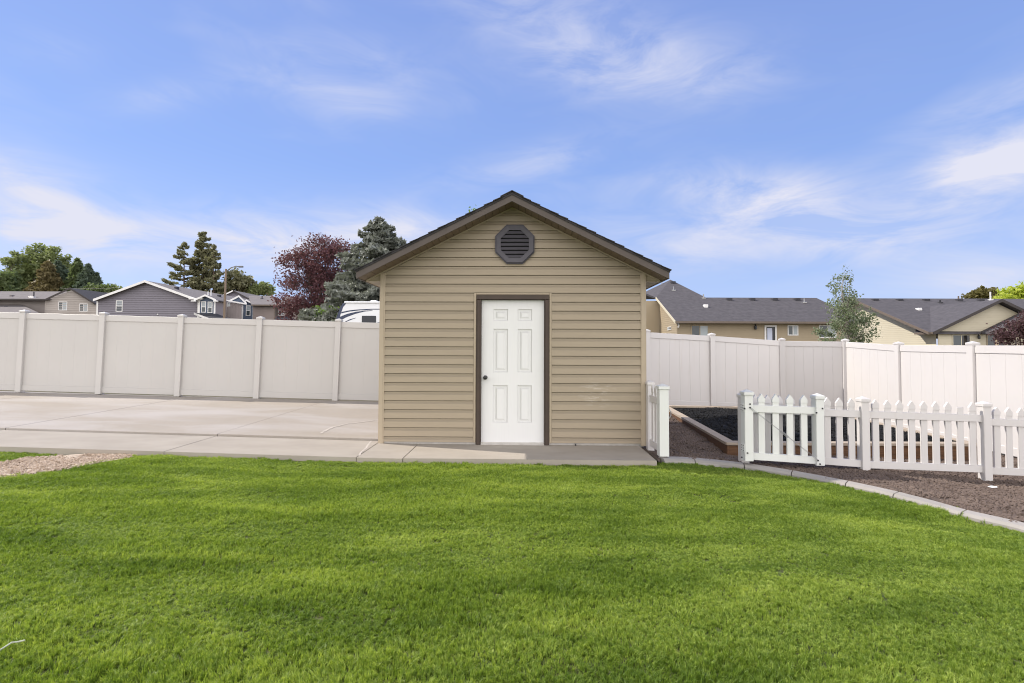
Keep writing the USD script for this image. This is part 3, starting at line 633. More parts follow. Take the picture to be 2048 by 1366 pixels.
def grass_tuft(seed, size=.17, clumps=70, per=8, h0=.024, h1=.042):
    "blades in small bunches that share a lean and a height, with gaps between the bunches"
    r = np.random.default_rng(seed); v, f = [], []; base = 0; drift = r.normal(0, .14, 2)
    for _ in range(clumps):
        c = r.uniform(-.58, .58, 2) * size; cl = r.normal(0, .34, 2) + drift; ch = r.uniform(.6, 1.2) * (1.25 if r.random() < .08 else 1)
        for _ in range(per):
            x, y = c + r.normal(0, .0052, 2); h = r.uniform(h0, h1) * ch; a = r.uniform(0, 2 * np.pi); w = r.uniform(.0013, .0024); lean = cl + r.normal(0, .25, 2)
            p0 = np.array([x, y, -.010]); p1 = p0 + [lean[0] * h * .35, lean[1] * h * .35, h * .6]; p2 = p0 + [lean[0] * h, lean[1] * h, h * (.98 - .25 * min(1, np.hypot(*lean)))]
            e = np.array([np.cos(a) * w, np.sin(a) * w, 0]); v += [p0 - e, p0 + e, p1 - e * .85, p1 + e * .85, p2]; f += [[base, base + 1, base + 3], [base, base + 3, base + 2], [base + 2, base + 3, base + 4]]; base += 5
    return np.array(v), np.array(f)
grass_area = lawn_poly.intersection(Polygon([(-13.5, 7), (-13.5, 5.4), (-4.4, .75), (4.2, .75), (7.2, 3.0), (7.5, 8), (-2, 8)])).difference(bare)
strip = unary_union([LineString([tuple(p[:2]) for p in (edge[0], edge[1], edge[2])]).buffer(.045), LineString([tuple(p[:2]) for p in inner_c]).buffer(.055)])
p, r = jitter(grass_area.difference(strip), .078, 11)
nz = meshkit.noise(np.stack([p[:, 0] * .9, p[:, 1] * 2.3, 0 * p[:, 0]], 1), 21) * .65 + meshkit.noise(np.stack([p[:, 0] * 3, p[:, 1] * 4, 0 * p[:, 0]], 1), 22) * .35
nz = np.clip((nz - .5) * 1.9 + .5, 0, 1); sc = (.55 + .9 * nz)[:, None] * r.uniform(.9, 1.15, (len(p), 1)); q = quat(r.uniform(0, 6.283, len(p)), np.abs(r.normal(0, .12, len(p))) + .18 * np.clip(nz - .45, 0, 1), r.uniform(0, 6.283, len(p)))
instancer('grass', [grass_tuft(100 + k) for k in range(9)], 'grass_blade', np.column_stack([p, lawn_z(p[:, 0], p[:, 1]) + .004]), q, np.column_stack([np.full(len(p), .74), np.full(len(p), .74), .92 * sc[:, 0]]), r.integers(0, 9, len(p)), label='short mown green lawn grass filling the foreground', cat='grass')

def stones(seed, size, n, smin, smax, flat=.6, long_=1.):
    r = np.random.default_rng(seed); ico = trimesh.creation.icosphere(0); m = MB()
    for _ in range(n):
        s = r.uniform(smin, smax); v = np.array(ico.vertices) * (1 + r.normal(0, .16, (12, 1))) * [s * long_ * r.uniform(.8, 1.3), s * r.uniform(.7, 1.1), s * flat * r.uniform(.7, 1.2)]
        R = trimesh.transformations.euler_matrix(*(r.normal(0, .5, 2)), r.uniform(0, 6.28))[:3, :3]
        m.add(v @ R.T + [r.uniform(-.55, .55) * size, r.uniform(-.55, .55) * size, r.uniform(-.2, .6) * s], ico.faces)
    return m
bed_sq = Polygon([(3.15, 7.38), (6.95, 7.45), (6.98, 11.8), (3.55, 11.9)])
p, r = jitter(gravel_poly.buffer(-.06).difference(bed_sq).difference(Polygon([(1.2, 7.3), (1.95, 7.2), (1.95, 11), (1.2, 11)])).intersection(sbox(1.8, 3.4, 8.3, 12.6)), .15, 31)
instancer('gravel', [stones(300 + k, .17, 88, .008, .021) for k in range(6)], 'gravel_stone', np.column_stack([p, grav_z(p[:, 0], p[:, 1])]), quat(r.uniform(0, 6.28, len(p)), 0 * p[:, 0], 0 * p[:, 0]), np.ones((len(p), 3)), r.integers(0, 6, len(p)), label='loose brown gravel between the curb, picket fence and raised bed', cat='gravel')
p, r = jitter(bare, .10, 41)
instancer('wood_chips', [stones(400 + k, .12, 100, .004, .012, flat=.35, long_=1.7) for k in range(5)], 'bark_chip', np.column_stack([p, lawn_z(p[:, 0], p[:, 1]) + .014]), quat(r.uniform(0, 6.28, len(p)), 0 * p[:, 0], 0 * p[:, 0]), np.ones((len(p), 3)), r.integers(0, 5, len(p)), label='pale bark chips and grit in the bare patch at the lawn edge', cat='bark chips')

# ------------------------------------------------------------------ raised bed
bed = Thing('raised_bed', 'low square timber raised bed filled with black mulch behind the picket fence', 'raised bed', (5.05, 9.6, -.25))
cor = [np.array([3.15, 7.36, 0.]), np.array([6.95, 7.45, -.02]), np.array([6.98, 11.8, .0]), np.array([3.55, 11.9, .02])]
for k in range(4):
    a, b = cor[k], cor[(k + 1) % 4]; d = (b - a) / np.linalg.norm(b - a); n_ = np.array([d[1], -d[0], 0]); L = np.linalg.norm(b - a)
    def bar(s0, s1, o0, o1, z0, z1): return MB().hexa([a + d * s0 + n_ * o0 + [0, 0, z0], a + d * s0 + n_ * o1 + [0, 0, z0], a + d * s1 + n_ * o1 + [0, 0, z0], a + d * s1 + n_ * o0 + [0, 0, z0]][::1], [a + d * s0 + n_ * o0 + [0, 0, z1], a + d * s0 + n_ * o1 + [0, 0, z1], a + d * s1 + n_ * o1 + [0, 0, z1], a + d * s1 + n_ * o0 + [0, 0, z1]])
    mid = L * (.52 if k % 2 else .49)
    for s0, s1 in ((.0, mid - .003), (mid + .003, L - .004)):
        bed.part('cap_board', bar(s0 + (0.145 if False else 0), s1 - .0, -.135, .012, -.038 - .002 * (k % 2), .0 - .002 * (k % 2)), 'wood_cap')
    for zt in (-.042, -.176):
        bed.part('side_board', bar(.02, L - .02, -.045, -.004, zt - .130, zt), 'wood_side')
for a in cor[:2]: bed.part('corner_post', MB().box(a[0] - .03 if a[0] > 5 else a[0] + .004, a[0] - .004 if a[0] > 5 else a[0] + .03, a[1] - .006, a[1] + .04, -.33, -.044), 'wood_side')
inn = Polygon([tuple(c[:2]) for c in cor]).buffer(-.10)
mz = lambda x, y: -.055 + .09 * np.clip(inn.exterior.distance(Point(0, 0)) * 0 + np.array([inn.exterior.distance(Point(a, b)) for a, b in zip(np.ravel(x), np.ravel(y))]).reshape(np.shape(x)) / .9, 0, 1) + .05 * (meshkit.noise(np.stack([np.asarray(x) * 1.7, np.asarray(y) * 1.7, 0 * np.asarray(x)], -1), 14) - .5)
single('planting_bed', sheet(inn, .12, mz), 'bed_mulch', kind='structure', smooth=True)
p, r = jitter(inn.buffer(-.05), .15, 51)
instancer('black_mulch', [stones(500 + k, .17, 130, .007, .016, flat=.45, long_=1.9) for k in range(5)], 'black_shard', np.column_stack([p, mz(p[:, 0], p[:, 1]) + .004]), quat(r.uniform(0, 6.28, len(p)), 0 * p[:, 0], 0 * p[:, 0]), np.ones((len(p), 3)), r.integers(0, 5, len(p)), label='black shredded mulch heaped in the timber raised bed', cat='mulch')

# ------------------------------------------------------------------ vinyl privacy fences
def fence_post(T, x, y, zb, h, mat, w=.127, lean=(0, 0), yaw=0., cap=.146, name='post'):
    hw = w / 2; m = MB().mesh(soft_box(-hw, hw, -hw, hw, 0, h, .005))
    c = cap / 2; m.mesh(soft_box(-c, c, -c, c, h - .035, h + .004, .004))
    b = c * .92; m.add([(-b, -b, h + .0045), (b, -b, h + .0045), (b, b, h + .0045), (-b, b, h + .0045), (0, 0, h + .034)], [[0, 1, 4], [1, 2, 4], [2, 3, 4], [3, 0, 4], [0, 2, 1], [0, 3, 2]])
    v, f = m.get(); c_, s_ = math.cos(yaw), math.sin(yaw)
    v = np.stack([v[:, 0] * c_ - v[:, 1] * s_ + x + lean[0] * v[:, 2], v[:, 0] * s_ + v[:, 1] * c_ + y + lean[1] * v[:, 2], v[:, 2] + zb], 1)
    return T.part(name, (v, f), mat)
def privacy_panel(T, P0, P1, mat, h=1.83, w=.127, lean=0., gap=.03, boards=6, groove=.003):
    "between two posts (x, y, ground z): bottom rail, tongue-and-groove boards, top rail, all following the slope"
    P0, P1 = np.asarray(P0, float), np.asarray(P1, float); d = P1 - P0; L = np.hypot(*d[:2]); e = np.array([d[0] / L, d[1] / L, 0]); n = np.array([e[1], -e[0], 0]); sl = d[2] / L
    a0, a1 = w / 2 + .001, L - w / 2 - .001
    def pt(s, o, z): return np.array([P0[0], P0[1], P0[2]]) + e * (s + lean * z) + n * o + [0, 0, sl * s + z]
    def rail(z0, z1, t):
        b = .005; m = MB()
        for (zz0, zz1, tt0, tt1) in ((z0, z0 + b, t - b, t), (z0 + b, z1 - b, t, t), (z1 - b, z1, t, t - b)):
            m.hexa([pt(a0, tt0, zz0), pt(a0, -tt0, zz0), pt(a1, -tt0, zz0), pt(a1, tt0, zz0)][::-1], [pt(a0, tt1, zz1), pt(a0, -tt1, zz1), pt(a1, -tt1, zz1), pt(a1, tt1, zz1)][::-1])
        v, f = m.get(); return v, f
    def fixed(m): t = trimesh.Trimesh(*vf(m), process=False); return t
    rm = 'vinyl_rail' if mat == 'vinyl_cream' else mat; T.part('bottom_rail', rail(gap, gap + .135, .024), mat); T.part('top_rail', rail(h - .135, h, .024), rm)
    W = (a1 - a0) / boards
    for k in range(boards):
        sg = min(.0002, groove * .2); s0, s1 = a0 + k * W + sg, a0 + (k + 1) * W - sg; z0, z1 = gap + .120, h - .125; c = groove; t = .011
        prof = [(s0, t - c), (s0, -(t - c)), (s0 + c, -t), (s1 - c, -t), (s1, -(t - c)), (s1, t - c), (s1 - c, t), (s0 + c, t)]
        lo = np.array([pt(s, o, z0) for s, o in prof]); hi = np.array([pt(s, o, z1) for s, o in prof])
        f = []
        for i_ in range(8): j = (i_ + 1) % 8; f += [[i_, j, j + 8], [i_, j + 8, i_ + 8]]
        for i_ in range(1, 7): f += [[0, i_ + 1, i_], [8, 8 + i_, 8 + i_ + 1]]
        tm = trimesh.Trimesh(np.vstack([lo, hi]), f, process=False)
        if tm.volume < 0: tm.invert()
        T.part('fence_board', tm, mat)

def fence_line(T, pts, mat, lean=0., h=1.83, post_h=1.875, groove=.003):
    for k, P in enumerate(pts):
        q = pts[min(k + 1, len(pts) - 1)] - pts[max(min(k, len(pts) - 2), 0)]; yaw = math.atan2(q[1], q[0])
        fence_post(T, P[0], P[1], P[2], post_h, 'vinyl_rail' if mat == 'vinyl_cream' else mat, lean=(lean * math.cos(yaw), lean * math.sin(yaw)), yaw=yaw)
    for a, b in zip(pts[:-1], pts[1:]): privacy_panel(T, a, b, mat, h=h, lean=lean, groove=groove)

left = [at(u, 783.5 + (u - 39) * .0283, 11.62 - .0 * u) for u in (-278, -119, 39.5, 199, 356, 513.5, 671, 829)]
fl = Thing('privacy_fence', 'long cream vinyl privacy fence along the concrete pad left of the shed', 'fence', left[3]); fence_line(fl, left, 'vinyl_cream', lean=.030, groove=.0005)
back = [np.array([x, y, z]) for x, y, z in ((3.36, 12.35, -.045), (5.06, 12.72, -.115), (7.0, 12.95, -.215), (8.36, 12.55, -.26))]
tops = [(1293, 658), (1423, 665.5), (1563.5, 675.5), (1690, 677)]
back = [np.array([(at(u, v, y))[0], y, at(u, v, y)[2] - 1.91]) for (u, v), y in zip(tops, (12.35, 12.7, 12.95, 12.55))]
fr_ = Thing('privacy_fence', 'white vinyl privacy fence in shade behind the raised bed, right of the shed', 'fence', back[1]); fence_line(fr_, back, 'vinyl_white')
sidep = [back[-1]]
for (u, v), y in zip(((1797, 683), (1945, 682)), (10.75, 8.93)):
    P = at(u, v, y); sidep.append(np.array([P[0], y, P[2] - 1.91]))
dlt = sidep[2] - sidep[1]; sidep.append(sidep[2] + dlt); sidep.append(sidep[3] + dlt)
fsd = Thing('privacy_fence', 'sunlit white vinyl privacy fence running towards the viewer at the far right', 'fence', sidep[2])
for k, P in enumerate(sidep):
    if k: fence_post(fsd, P[0], P[1], P[2], 1.875, 'vinyl_white', yaw=math.pi / 2)
for a, b in zip(sidep[:-1], sidep[1:]): privacy_panel(fsd, a, b, 'vinyl_white')

# ------------------------------------------------------------------ picket fence, short run and gate
def picket(T, x, y, z0, z1, mat, flat=False, along=(1, 0), w=.078, t=.024):
    e = np.array([along[0], along[1], 0.]); n = np.array([e[1], -e[0], 0.]); m = MB()
    zsh = z1 - .062; hw = w / 2
    def sl(prof, o0, o1): m.slab([np.array([x, y, 0]) + e * a + n * o0 + [0, 0, b] for a, b in prof], n * (o1 - o0))
    if flat: sl([(-hw, z0), (hw, z0), (hw, zsh), (-hw, zsh)], -t / 2, t / 2)
    else:
        sl([(-hw, z0), (hw, z0), (hw, zsh - .045), (-hw, zsh - .045)], -t / 2, t / 2)
        k = hw + .004; tt = t / 2 + .003
        sl([(-k, zsh - .0445), (k, zsh - .0445), (k, zsh), (0, z1), (-k, zsh)], -tt, tt)
    return T.part('picket', m, mat)
def rail_bar(T, p0, p1, h, t, mat, name='rail'):
    p0, p1 = np.asarray(p0, float), np.asarray(p1, float); e = (p1 - p0); e[2] = 0; e /= np.linalg.norm(e); n = np.array([e[1], -e[0], 0.]) * t / 2; b = .004; m = MB()
    for z0, z1, k0, k1 in ((0, b, 1 - 2 * b / t, 1), (b, h - b, 1, 1), (h - b, h, 1, 1 - 2 * b / t)):
        m.hexa([p0 + n * k0 + [0, 0, z0], p1 + n * k0 + [0, 0, z0], p1 - n * k0 + [0, 0, z0], p0 - n * k0 + [0, 0, z0]], [p0 + n * k1 + [0, 0, z1], p1 + n * k1 + [0, 0, z1], p1 - n * k1 + [0, 0, z1], p0 - n * k1 + [0, 0, z1]])
    return T.part(name, m, mat)
pk = Thing('picket_fence', 'white vinyl picket fence with pointed pickets in front of the raised bed', 'picket fence', (4.54, 6.47, -.2))
PB = at(1728, 938, 6.45); PC = at(1971, 961, 6.42)
PA = PB + (PB - PC) * 1.0; PA[2] = PB[2] + .07; PD = PC + (PC - PB)
PD[2] = PC[2] - .07
for P, h in ((PA, .90), (PB, .925), (PC, 1.005), (PD, 1.0)): fence_post(pk, P[0], P[1], P[2] - .06, h + .03, 'vinyl_white', w=.104, cap=.122)
def picket_run(T, A, B, zr_a, zr_b, zb_a, zb_b, n, mat, flat=(), top=.150, skip=0):
    e = (B - A)[:2]; L = np.hypot(*e); e = e / L; w = .052
    for (za, zb, h) in ((zr_a, zr_b, .09), (zb_a, zb_b, .09)):
        rail_bar(T, [A[0] + e[0] * w, A[1] + e[1] * w, za], [B[0] - e[0] * w, B[1] - e[1] * w, zb], h, .046, mat)
    for k in range(n):
        s = (k + 1) / (n + 1); x, y = A[0] + (B - A)[0] * s, A[1] + (B - A)[1] * s
        picket(T, x, y, zb_a + (zb_b - zb_a) * s + .04, zr_a + (zr_b - zr_a) * s + .09 + top, mat, flat=k in flat, along=e)
zpx = lambda u, v, y=6.45: at(u, v, y)[2]
picket_run(pk, PA, PB, zpx(1500, 826) , zpx(1716, 835), zpx(1500, 918), zpx(1716, 934), 9, 'vinyl_white')
picket_run(pk, PB, PC, zpx(1735, 836), zpx(1954, 843), zpx(1735, 936), zpx(1954, 943.5), 9, 'vinyl_white', flat=(7,))
picket_run(pk, PC, PD, zpx(1978, 850), zpx(1978, 850) - .05, zpx(1978, 947), zpx(1978, 947) - .055, 9, 'vinyl_white')

sh = Thing('picket_fence', 'short two-picket fence run joining the shed corner to the gate post', 'picket fence', (1.88, 6.7, -.03))
QA = np.array([1.925, 6.98, -.03]); QB = np.array([1.935, 6.43, .05])
qa = at(1297, 760, 6.98); 
fence_post(sh, QA[0], QA[1], QA[2] - .05, qa[2] - QA[2] + .05 - .03, 'vinyl_white', w=.09, cap=.106, yaw=math.pi / 2, name='wall_post')
fence_post(sh, QB[0], QB[1], QB[2] - .05, at(1325, 767, 6.43)[2] - QB[2] + .05 - .034, 'vinyl_gate', w=.122, cap=.142, yaw=math.pi / 2)
picket_run(sh, QA, QB, .64, .64, .03, .03, 3, 'vinyl_white', top=.15)
lt = MB(); 
for z in (.60, .48): lt.box(QB[0] + .062, QB[0] + .085, QB[1] + .0, QB[1] + .035, z - .012, z + .012)
lt.box(QB[0] + .066, QB[0] + .076, QB[1] + .008, QB[1] + .028, .44, .64); lt.tube([(QB[0] + .08, QB[1] + .02, .60), (QB[0] + .11, QB[1] + .02, .56), (QB[0] + .11, QB[1] + .02, .51), (QB[0] + .08, QB[1] + .02, .47)], .006)
sh.part('gate_latch', lt, 'steel')

gt = Thing('picket_gate', 'open white picket gate with a diagonal cable brace, folded back against the fence', 'gate', (3.5, 6.3, -.06))
YG = 6.295
gl, gr = at(1495, 921, YG), at(1637, 930, YG)
hL, hR = at(1495, 779, YG)[2] - gl[2] - .03, at(1637, 787, YG)[2] - gr[2] - .03
fence_post(gt, gl[0], gl[1], gl[2], hL, 'vinyl_gate', w=.108, cap=.128, name='gate_stile'); fence_post(gt, gr[0], gr[1], gr[2], hR, 'vinyl_gate', w=.104, cap=.124, name='gate_stile')
zg = lambda u, v: at(u, v, YG)[2]
picket_run(gt, gl, gr, zg(1505, 824), zg(1630, 828), zg(1505, 919), zg(1630, 927.5), 4, 'vinyl_gate', top=.145)
fy = YG - .030
p0, p1 = at(1500, 815, fy - .03), at(1637, 921, fy - .03); c = MB()
for o in (-.008, .008): c.tube([p0 + [0, 0, o], p0 * .5 + p1 * .5 + [0, -.004, o * .3], p1 + [0, 0, o]], .0022, 5)
cab = gt.part('brace_cable', c, 'steel'); mid = p0 * .5 + p1 * .5; dd = (p1 - p0) / np.linalg.norm(p1 - p0); nn = np.array([-dd[2], 0, dd[0]])
m = MB(); 
for o in (-.011, .011): m.tube([mid - dd * .06 + nn * o, mid + dd * .06 + nn * o], .003, 6)
for o in (-.06, .06): m.tube([mid + dd * o - nn * .013, mid + dd * o + nn * .013], .005, 6)
gt.part('turnbuckle', m, 'steel', under=cab)
for u, v, o in ((1489, 817, .056), (1500, 808, .056), (1500, 815, .056), (1495, 906, .056), (1483.5, 914.5, .056), (1633, 825.5, .054), (1645, 817, .054), (1636, 921, .054), (1640, 928, .054)):
    P = at(u, v, YG - o); gt.part('bolt_head', MB().tube([P + [0, .004, 0], P + [0, -.006, 0]], .010, 8), 'screw_black')
for z in (.16, .66):                                                  # strap hinges on the stile's open side
    m = MB().box(gl[0] - .0605, gl[0] - .0545, YG - .042, YG + .042, gl[2] + z - .05, gl[2] + z + .05)
    hp = gt.part('hinge_plate', m, 'vinyl_gate')
    for a in (-.025, .025):
        for b in (-.03, .0, .03): 
            q = np.array([gl[0] - .0605, YG + a, gl[2] + z + b]); gt.part('hinge_screw', MB().tube([q, q - [.005, 0, 0]], .005, 6), 'screw_black', under=hp)

# small things lying about
pc = at_plane(1985, 976, grav_z(np.array([5.6]), np.array([6.0]))[0] + .02, 0, 0)
m = MB(); m.slab([pc + [-.045, .012, .012], pc + [-.02, -.012, .004], pc + [.035, -.022, .010], pc + [.05, -.006, .014], pc + [.0, .014, .018]], (0, 0, .006))
single('plastic_scrap', m, 'trailer_white', 'small white plastic scrap lying on the gravel near the picket fence', 'scrap')
zc = lambda x, y: float(lawn_z(np.array([x]), np.array([y]))[0])
P = [at_plane(u, v, -.01, -.0205, 0) for u, v in ((-30, 1300), (-8, 1284), (8, 1272), (24, 1264), (38, 1260.5), (50, 1260))]
single('pale_cord', MB().tube(np.array([[q[0], q[1], zc(q[0], q[1]) + .040 + .005 * (k % 2)] for k, q in enumerate(P)]), .0035, 6), 'cord_pale', 'short pale bent cord lying in the grass at the left edge', 'cord')

# ------------------------------------------------------------------ neighbouring houses
def fr_at(Y, z=0.): return Frame((0, Y, z), (1, 0, 0), (0, -1, 0))
def wpoly(pix, Y):                                                    # picture outline of a wall that faces the viewer, at its true distance
    return Polygon([(at(u, v, Y)[0], at(u, v, Y)[2]) for u, v in pix])
def window(T, fr, a0, a1, b0, b1, kind='side', frame='white_trim', glass=('glass_dark', 'glass_blind'), w=.07, d=.03):
    m = MB(); 
    for q in ((a0, a1, b0, b0 + w), (a0, a1, b1 - w, b1), (a0, a0 + w, b0 + w + .001, b1 - w - .001), (a1 - w, a1, b0 + w + .001, b1 - w - .001)): fr.box(m, *q, -.02, d)
    am, bm = (a0 + a1) / 2, (b0 + b1) / 2; c = w * .45
    if kind == 'side': fr.box(m, am - c, am + c, b0 + w + .001, b1 - w - .001, -.02, d - .006)
    if kind == 'hung': fr.box(m, a0 + w + .001, a1 - w - .001, bm - c, bm + c, -.02, d - .006)
    wp = T.part('window', m, frame)
    cells = [(a0 + w, am - c, b0 + w, b1 - w), (am + c, a1 - w, b0 + w, b1 - w)] if kind == 'side' else [(a0 + w, a1 - w, bm + c, b1 - w), (a0 + w, a1 - w, b0 + w, bm - c)] if kind == 'hung' else [(a0 + w, a1 - w, b0 + w, b1 - w)]
    for k, q in enumerate(cells):
        g = MB(); fr.box(g, q[0] + .001, q[1] - .001, q[2] + .001, q[3] - .001, -.02, .018); T.part('pane', g, glass[k % len(glass)], under=wp)
def win_px(T, Y, u0, u1, v0, v1, kind='side', d0=.012, **k):
    fr = fr_at(Y - d0); p, q = at(u0, v1, Y), at(u1, v0, Y); window(T, fr, p[0], q[0], p[2], q[2], kind, **k)
def roof_poly(T, pts, mat, t=.14, name='roof', under=None):
    return T.part(name, MB().slab(pts, (0, 0, -t)), mat, under=under)
def trim_line(T, p, q, h, d, mat, name='rake_trim', off=(0, -1, 0)):
    "board on edge from p to q, h high downwards, d thick towards off"
    p, q = np.asarray(p, float), np.asarray(q, float); o = np.asarray(off, float) * d
    return T.part(name, MB().slab([p, q, q - [0, 0, h], p - [0, 0, h]], o), mat)
def vents(T, roof, spots, w=.45, h=.16, mat='roof_dark'):
    for P in spots:
        P = np.asarray(P); T.part('roof_vent', MB().mesh(soft_box(P[0] - w / 2, P[0] + w / 2, P[1] - .2, P[1] + .2, P[2] - .1, P[2] + h, .03)), mat, under=roof)
def pipe(T, roof, P, h=.45, r=.05, mat='white_trim'):
    P = np.asarray(P); T.part('vent_pipe', MB().tube([P - [0, 0, .1], P + [0, 0, h]], r, 8).mesh(soft_box(P[0] - .18, P[0] + .18, P[1] - .15, P[1] + .15, P[2] - .05, P[2] + .06, .02)), mat, under=roof)

# beige two-storey house, far left
Y = 66.
hb = Thing('beige_house', 'beige two-storey house with dark rakes and two slider windows, far left', 'house', (at(140, 640, Y)[0], Y, 1.))
hb.part('gable_wall', lap_wall(fr_at(Y), wpoly([(92, 660), (92, 599), (146, 579.5), (193, 607), (193, 660)], Y), .24, .04), 'house_beige')
hb.part('wing_wall', lap_wall(fr_at(Y + .5), wpoly([(-90, 660), (-90, 597), (91.5, 597), (91.5, 660)], Y + .5), .22), 'house_beige_painted_shade')
A = lambda u, v, y: at(u, v, y)
rid, eav = A(146, 576.5, Y), A(92, 598, Y - .5)
S = (rid[2] - eav[2]) / 4.2
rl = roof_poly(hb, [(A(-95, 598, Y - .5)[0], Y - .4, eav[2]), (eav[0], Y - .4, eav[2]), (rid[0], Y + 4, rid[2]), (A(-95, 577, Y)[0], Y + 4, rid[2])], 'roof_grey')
hb.part('rear_wall', MB().box(A(-90, 600, Y + .6)[0], A(192, 600, Y)[0], Y + 8, Y + 8.2, .5, eav[2] - .2), 'house_beige')
hb.part('side_wall', MB().box(A(192.5, 600, Y)[0] - .2, A(192.5, 600, Y)[0], Y + .03, Y + 8, .5, A(193, 607, Y)[2] - .1), 'house_beige')
r_e = A(195, 607, Y)
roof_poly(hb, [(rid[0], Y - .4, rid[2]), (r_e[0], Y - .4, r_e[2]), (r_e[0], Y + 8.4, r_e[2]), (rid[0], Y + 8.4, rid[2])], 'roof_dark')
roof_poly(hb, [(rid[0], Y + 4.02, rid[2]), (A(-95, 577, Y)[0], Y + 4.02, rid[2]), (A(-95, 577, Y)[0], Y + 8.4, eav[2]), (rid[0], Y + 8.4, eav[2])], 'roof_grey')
trim_line(hb, (eav[0] - .1, Y - .42, eav[2] + .05), (rid[0], Y - .42, rid[2] + .05), .24, .06, 'eave_dark'); trim_line(hb, (rid[0], Y - .42, rid[2] + .05), (r_e[0], Y - .42, r_e[2] + .05), .24, .06, 'eave_dark')
trim_line(hb, (A(-95, 598, Y)[0], Y - .42, eav[2] + .02), (eav[0] - .1, Y - .42, eav[2] + .02), .2, .06, 'eave_dark', name='gutter')
m = MB(); fr_at(Y).box(m, A(90.5, 600, Y)[0], A(92.5, 600, Y)[0], .6, A(92, 599, Y)[2], -.02, .04); hb.part('corner_board', m, 'house_beige')
win_px(hb, Y, 117, 135, 603, 620.5); win_px(hb, Y, 159, 176, 607, 623)
lowz = A(75, 626, Y - 3)[2]
lr = roof_poly(hb, [(A(-40, 628, Y - 3.4)[0], Y - 3.4, lowz), (A(78, 628, Y - 3.4)[0], Y - 3.4, lowz), (A(42, 611, Y + .4)[0], Y + .4, A(42, 609, Y + .4)[2]), (A(-40, 609, Y + .4)[0], Y + .4, A(-40, 609, Y + .4)[2])], 'roof_grey', name='lower_roof')
hb.part('lower_wall', MB().box(A(-38, 628, Y - 3)[0], A(72, 628, Y - 3)[0], Y - 2.9, Y - .1, .5, lowz - .16), 'house_beige_painted_shade')
roofpt = lambda u, f: (A(u, 590, Y + 4 * f)[0], Y - .4 + 4.4 * f, eav[2] + (rid[2] - eav[2]) * f)
vents(hb, rl, [roofpt(28, .35)], .35, .15, 'roof_grey'); pipe(hb, rl, roofpt(66, .2), .25, .1, 'aluminium'); pipe(hb, rl, roofpt(72, .25), .7, .07, 'roof_dark'); vents(hb, rl, [roofpt(70, .18)], .6, .12, 'white_trim')
vents(hb, lr, [(A(20, 612, Y)[0], Y - .4, A(20, 613, Y)[2] - .1)], .4, .12, 'roof_dark')

# long grey-blue house whose ridge runs away from the viewer, with blue bays
Y = 55.
hg = Thing('grey_house', 'slate grey lap-sided house with white trim and small blue gabled bays', 'house', (at(290, 640, Y)[0], Y, 1.))
gw = wpoly([(195.5, 670), (195.5, 597), (290, 563), (397, 602), (397, 670)], Y)
hg.part('gable_wall', lap_wall(fr_at(Y), gw, .24, .05), 'house_greyblue')
pk_, el, er = A(290, 560.8, Y - .45), A(187, 598.5, Y - .45), A(401, 600.5, Y - .45)
BK = 78.
rr = roof_poly(hg, [pk_, er, (er[0], BK, er[2]), (pk_[0], BK, pk_[2])], 'roof_grey'); roof_poly(hg, [(pk_[0] - .01, pk_[1], pk_[2]), (el[0], pk_[1], el[2]), (el[0], BK, el[2]), (pk_[0] - .01, BK, pk_[2])], 'roof_grey')
trim_line(hg, pk_ + [0, -.02, .03], er + [0, -.02, .03], .26, .05, 'white_trim'); trim_line(hg, el + [0, -.02, .03], pk_ + [0, -.02, .03], .26, .05, 'white_trim')
for u in (195.5, 397):
    m = MB(); x = A(u, 600, Y)[0]; fr_at(Y).box(m, x - .09, x + .09, .6, (el if u < 200 else er)[2] - .2, .018, .05); hg.part('corner_board', m, 'white_trim')
xr = A(397, 600, Y)[0]
hg.part('side_wall', MB().box(xr - .2, xr, Y + .03, BK - .5, .5, er[2] - .15), 'house_mauve'); hg.part('side_wall', MB().box(A(195.5, 600, Y)[0], A(195.5, 600, Y)[0] + .2, Y + .03, BK - .5, .5, el[2] - .15), 'house_greyblue'); hg.part('rear_wall', MB().box(A(195.5, 600, Y)[0], xr, BK - .5, BK - .3, .5, el[2] - .2), 'house_greyblue')
hg.part('eave_gutter', MB().box(er[0] - .05, er[0] + .08, er[1], BK, er[2] - .17, er[2] - .02), 'white_trim')
trim_line(hg, A(381, 596.5, Y - .5), A(407, 596.5, Y - .5), .14, .3, 'white_trim', name='eave_return')
win_px(hg, Y, 232, 246, 600.5, 623.5, 'hung', d0=.02, glass=('glass_blind', 'glass_dark'))
p = A(316, 629, Y); hg.part('wall_light', MB().mesh(trimesh.Trimesh(*[np.array(trimesh.creation.icosphere(1, .08).vertices) + [p[0], Y - .06, p[2]], trimesh.creation.icosphere(1, .08).faces], process=False)), 'white_trim')
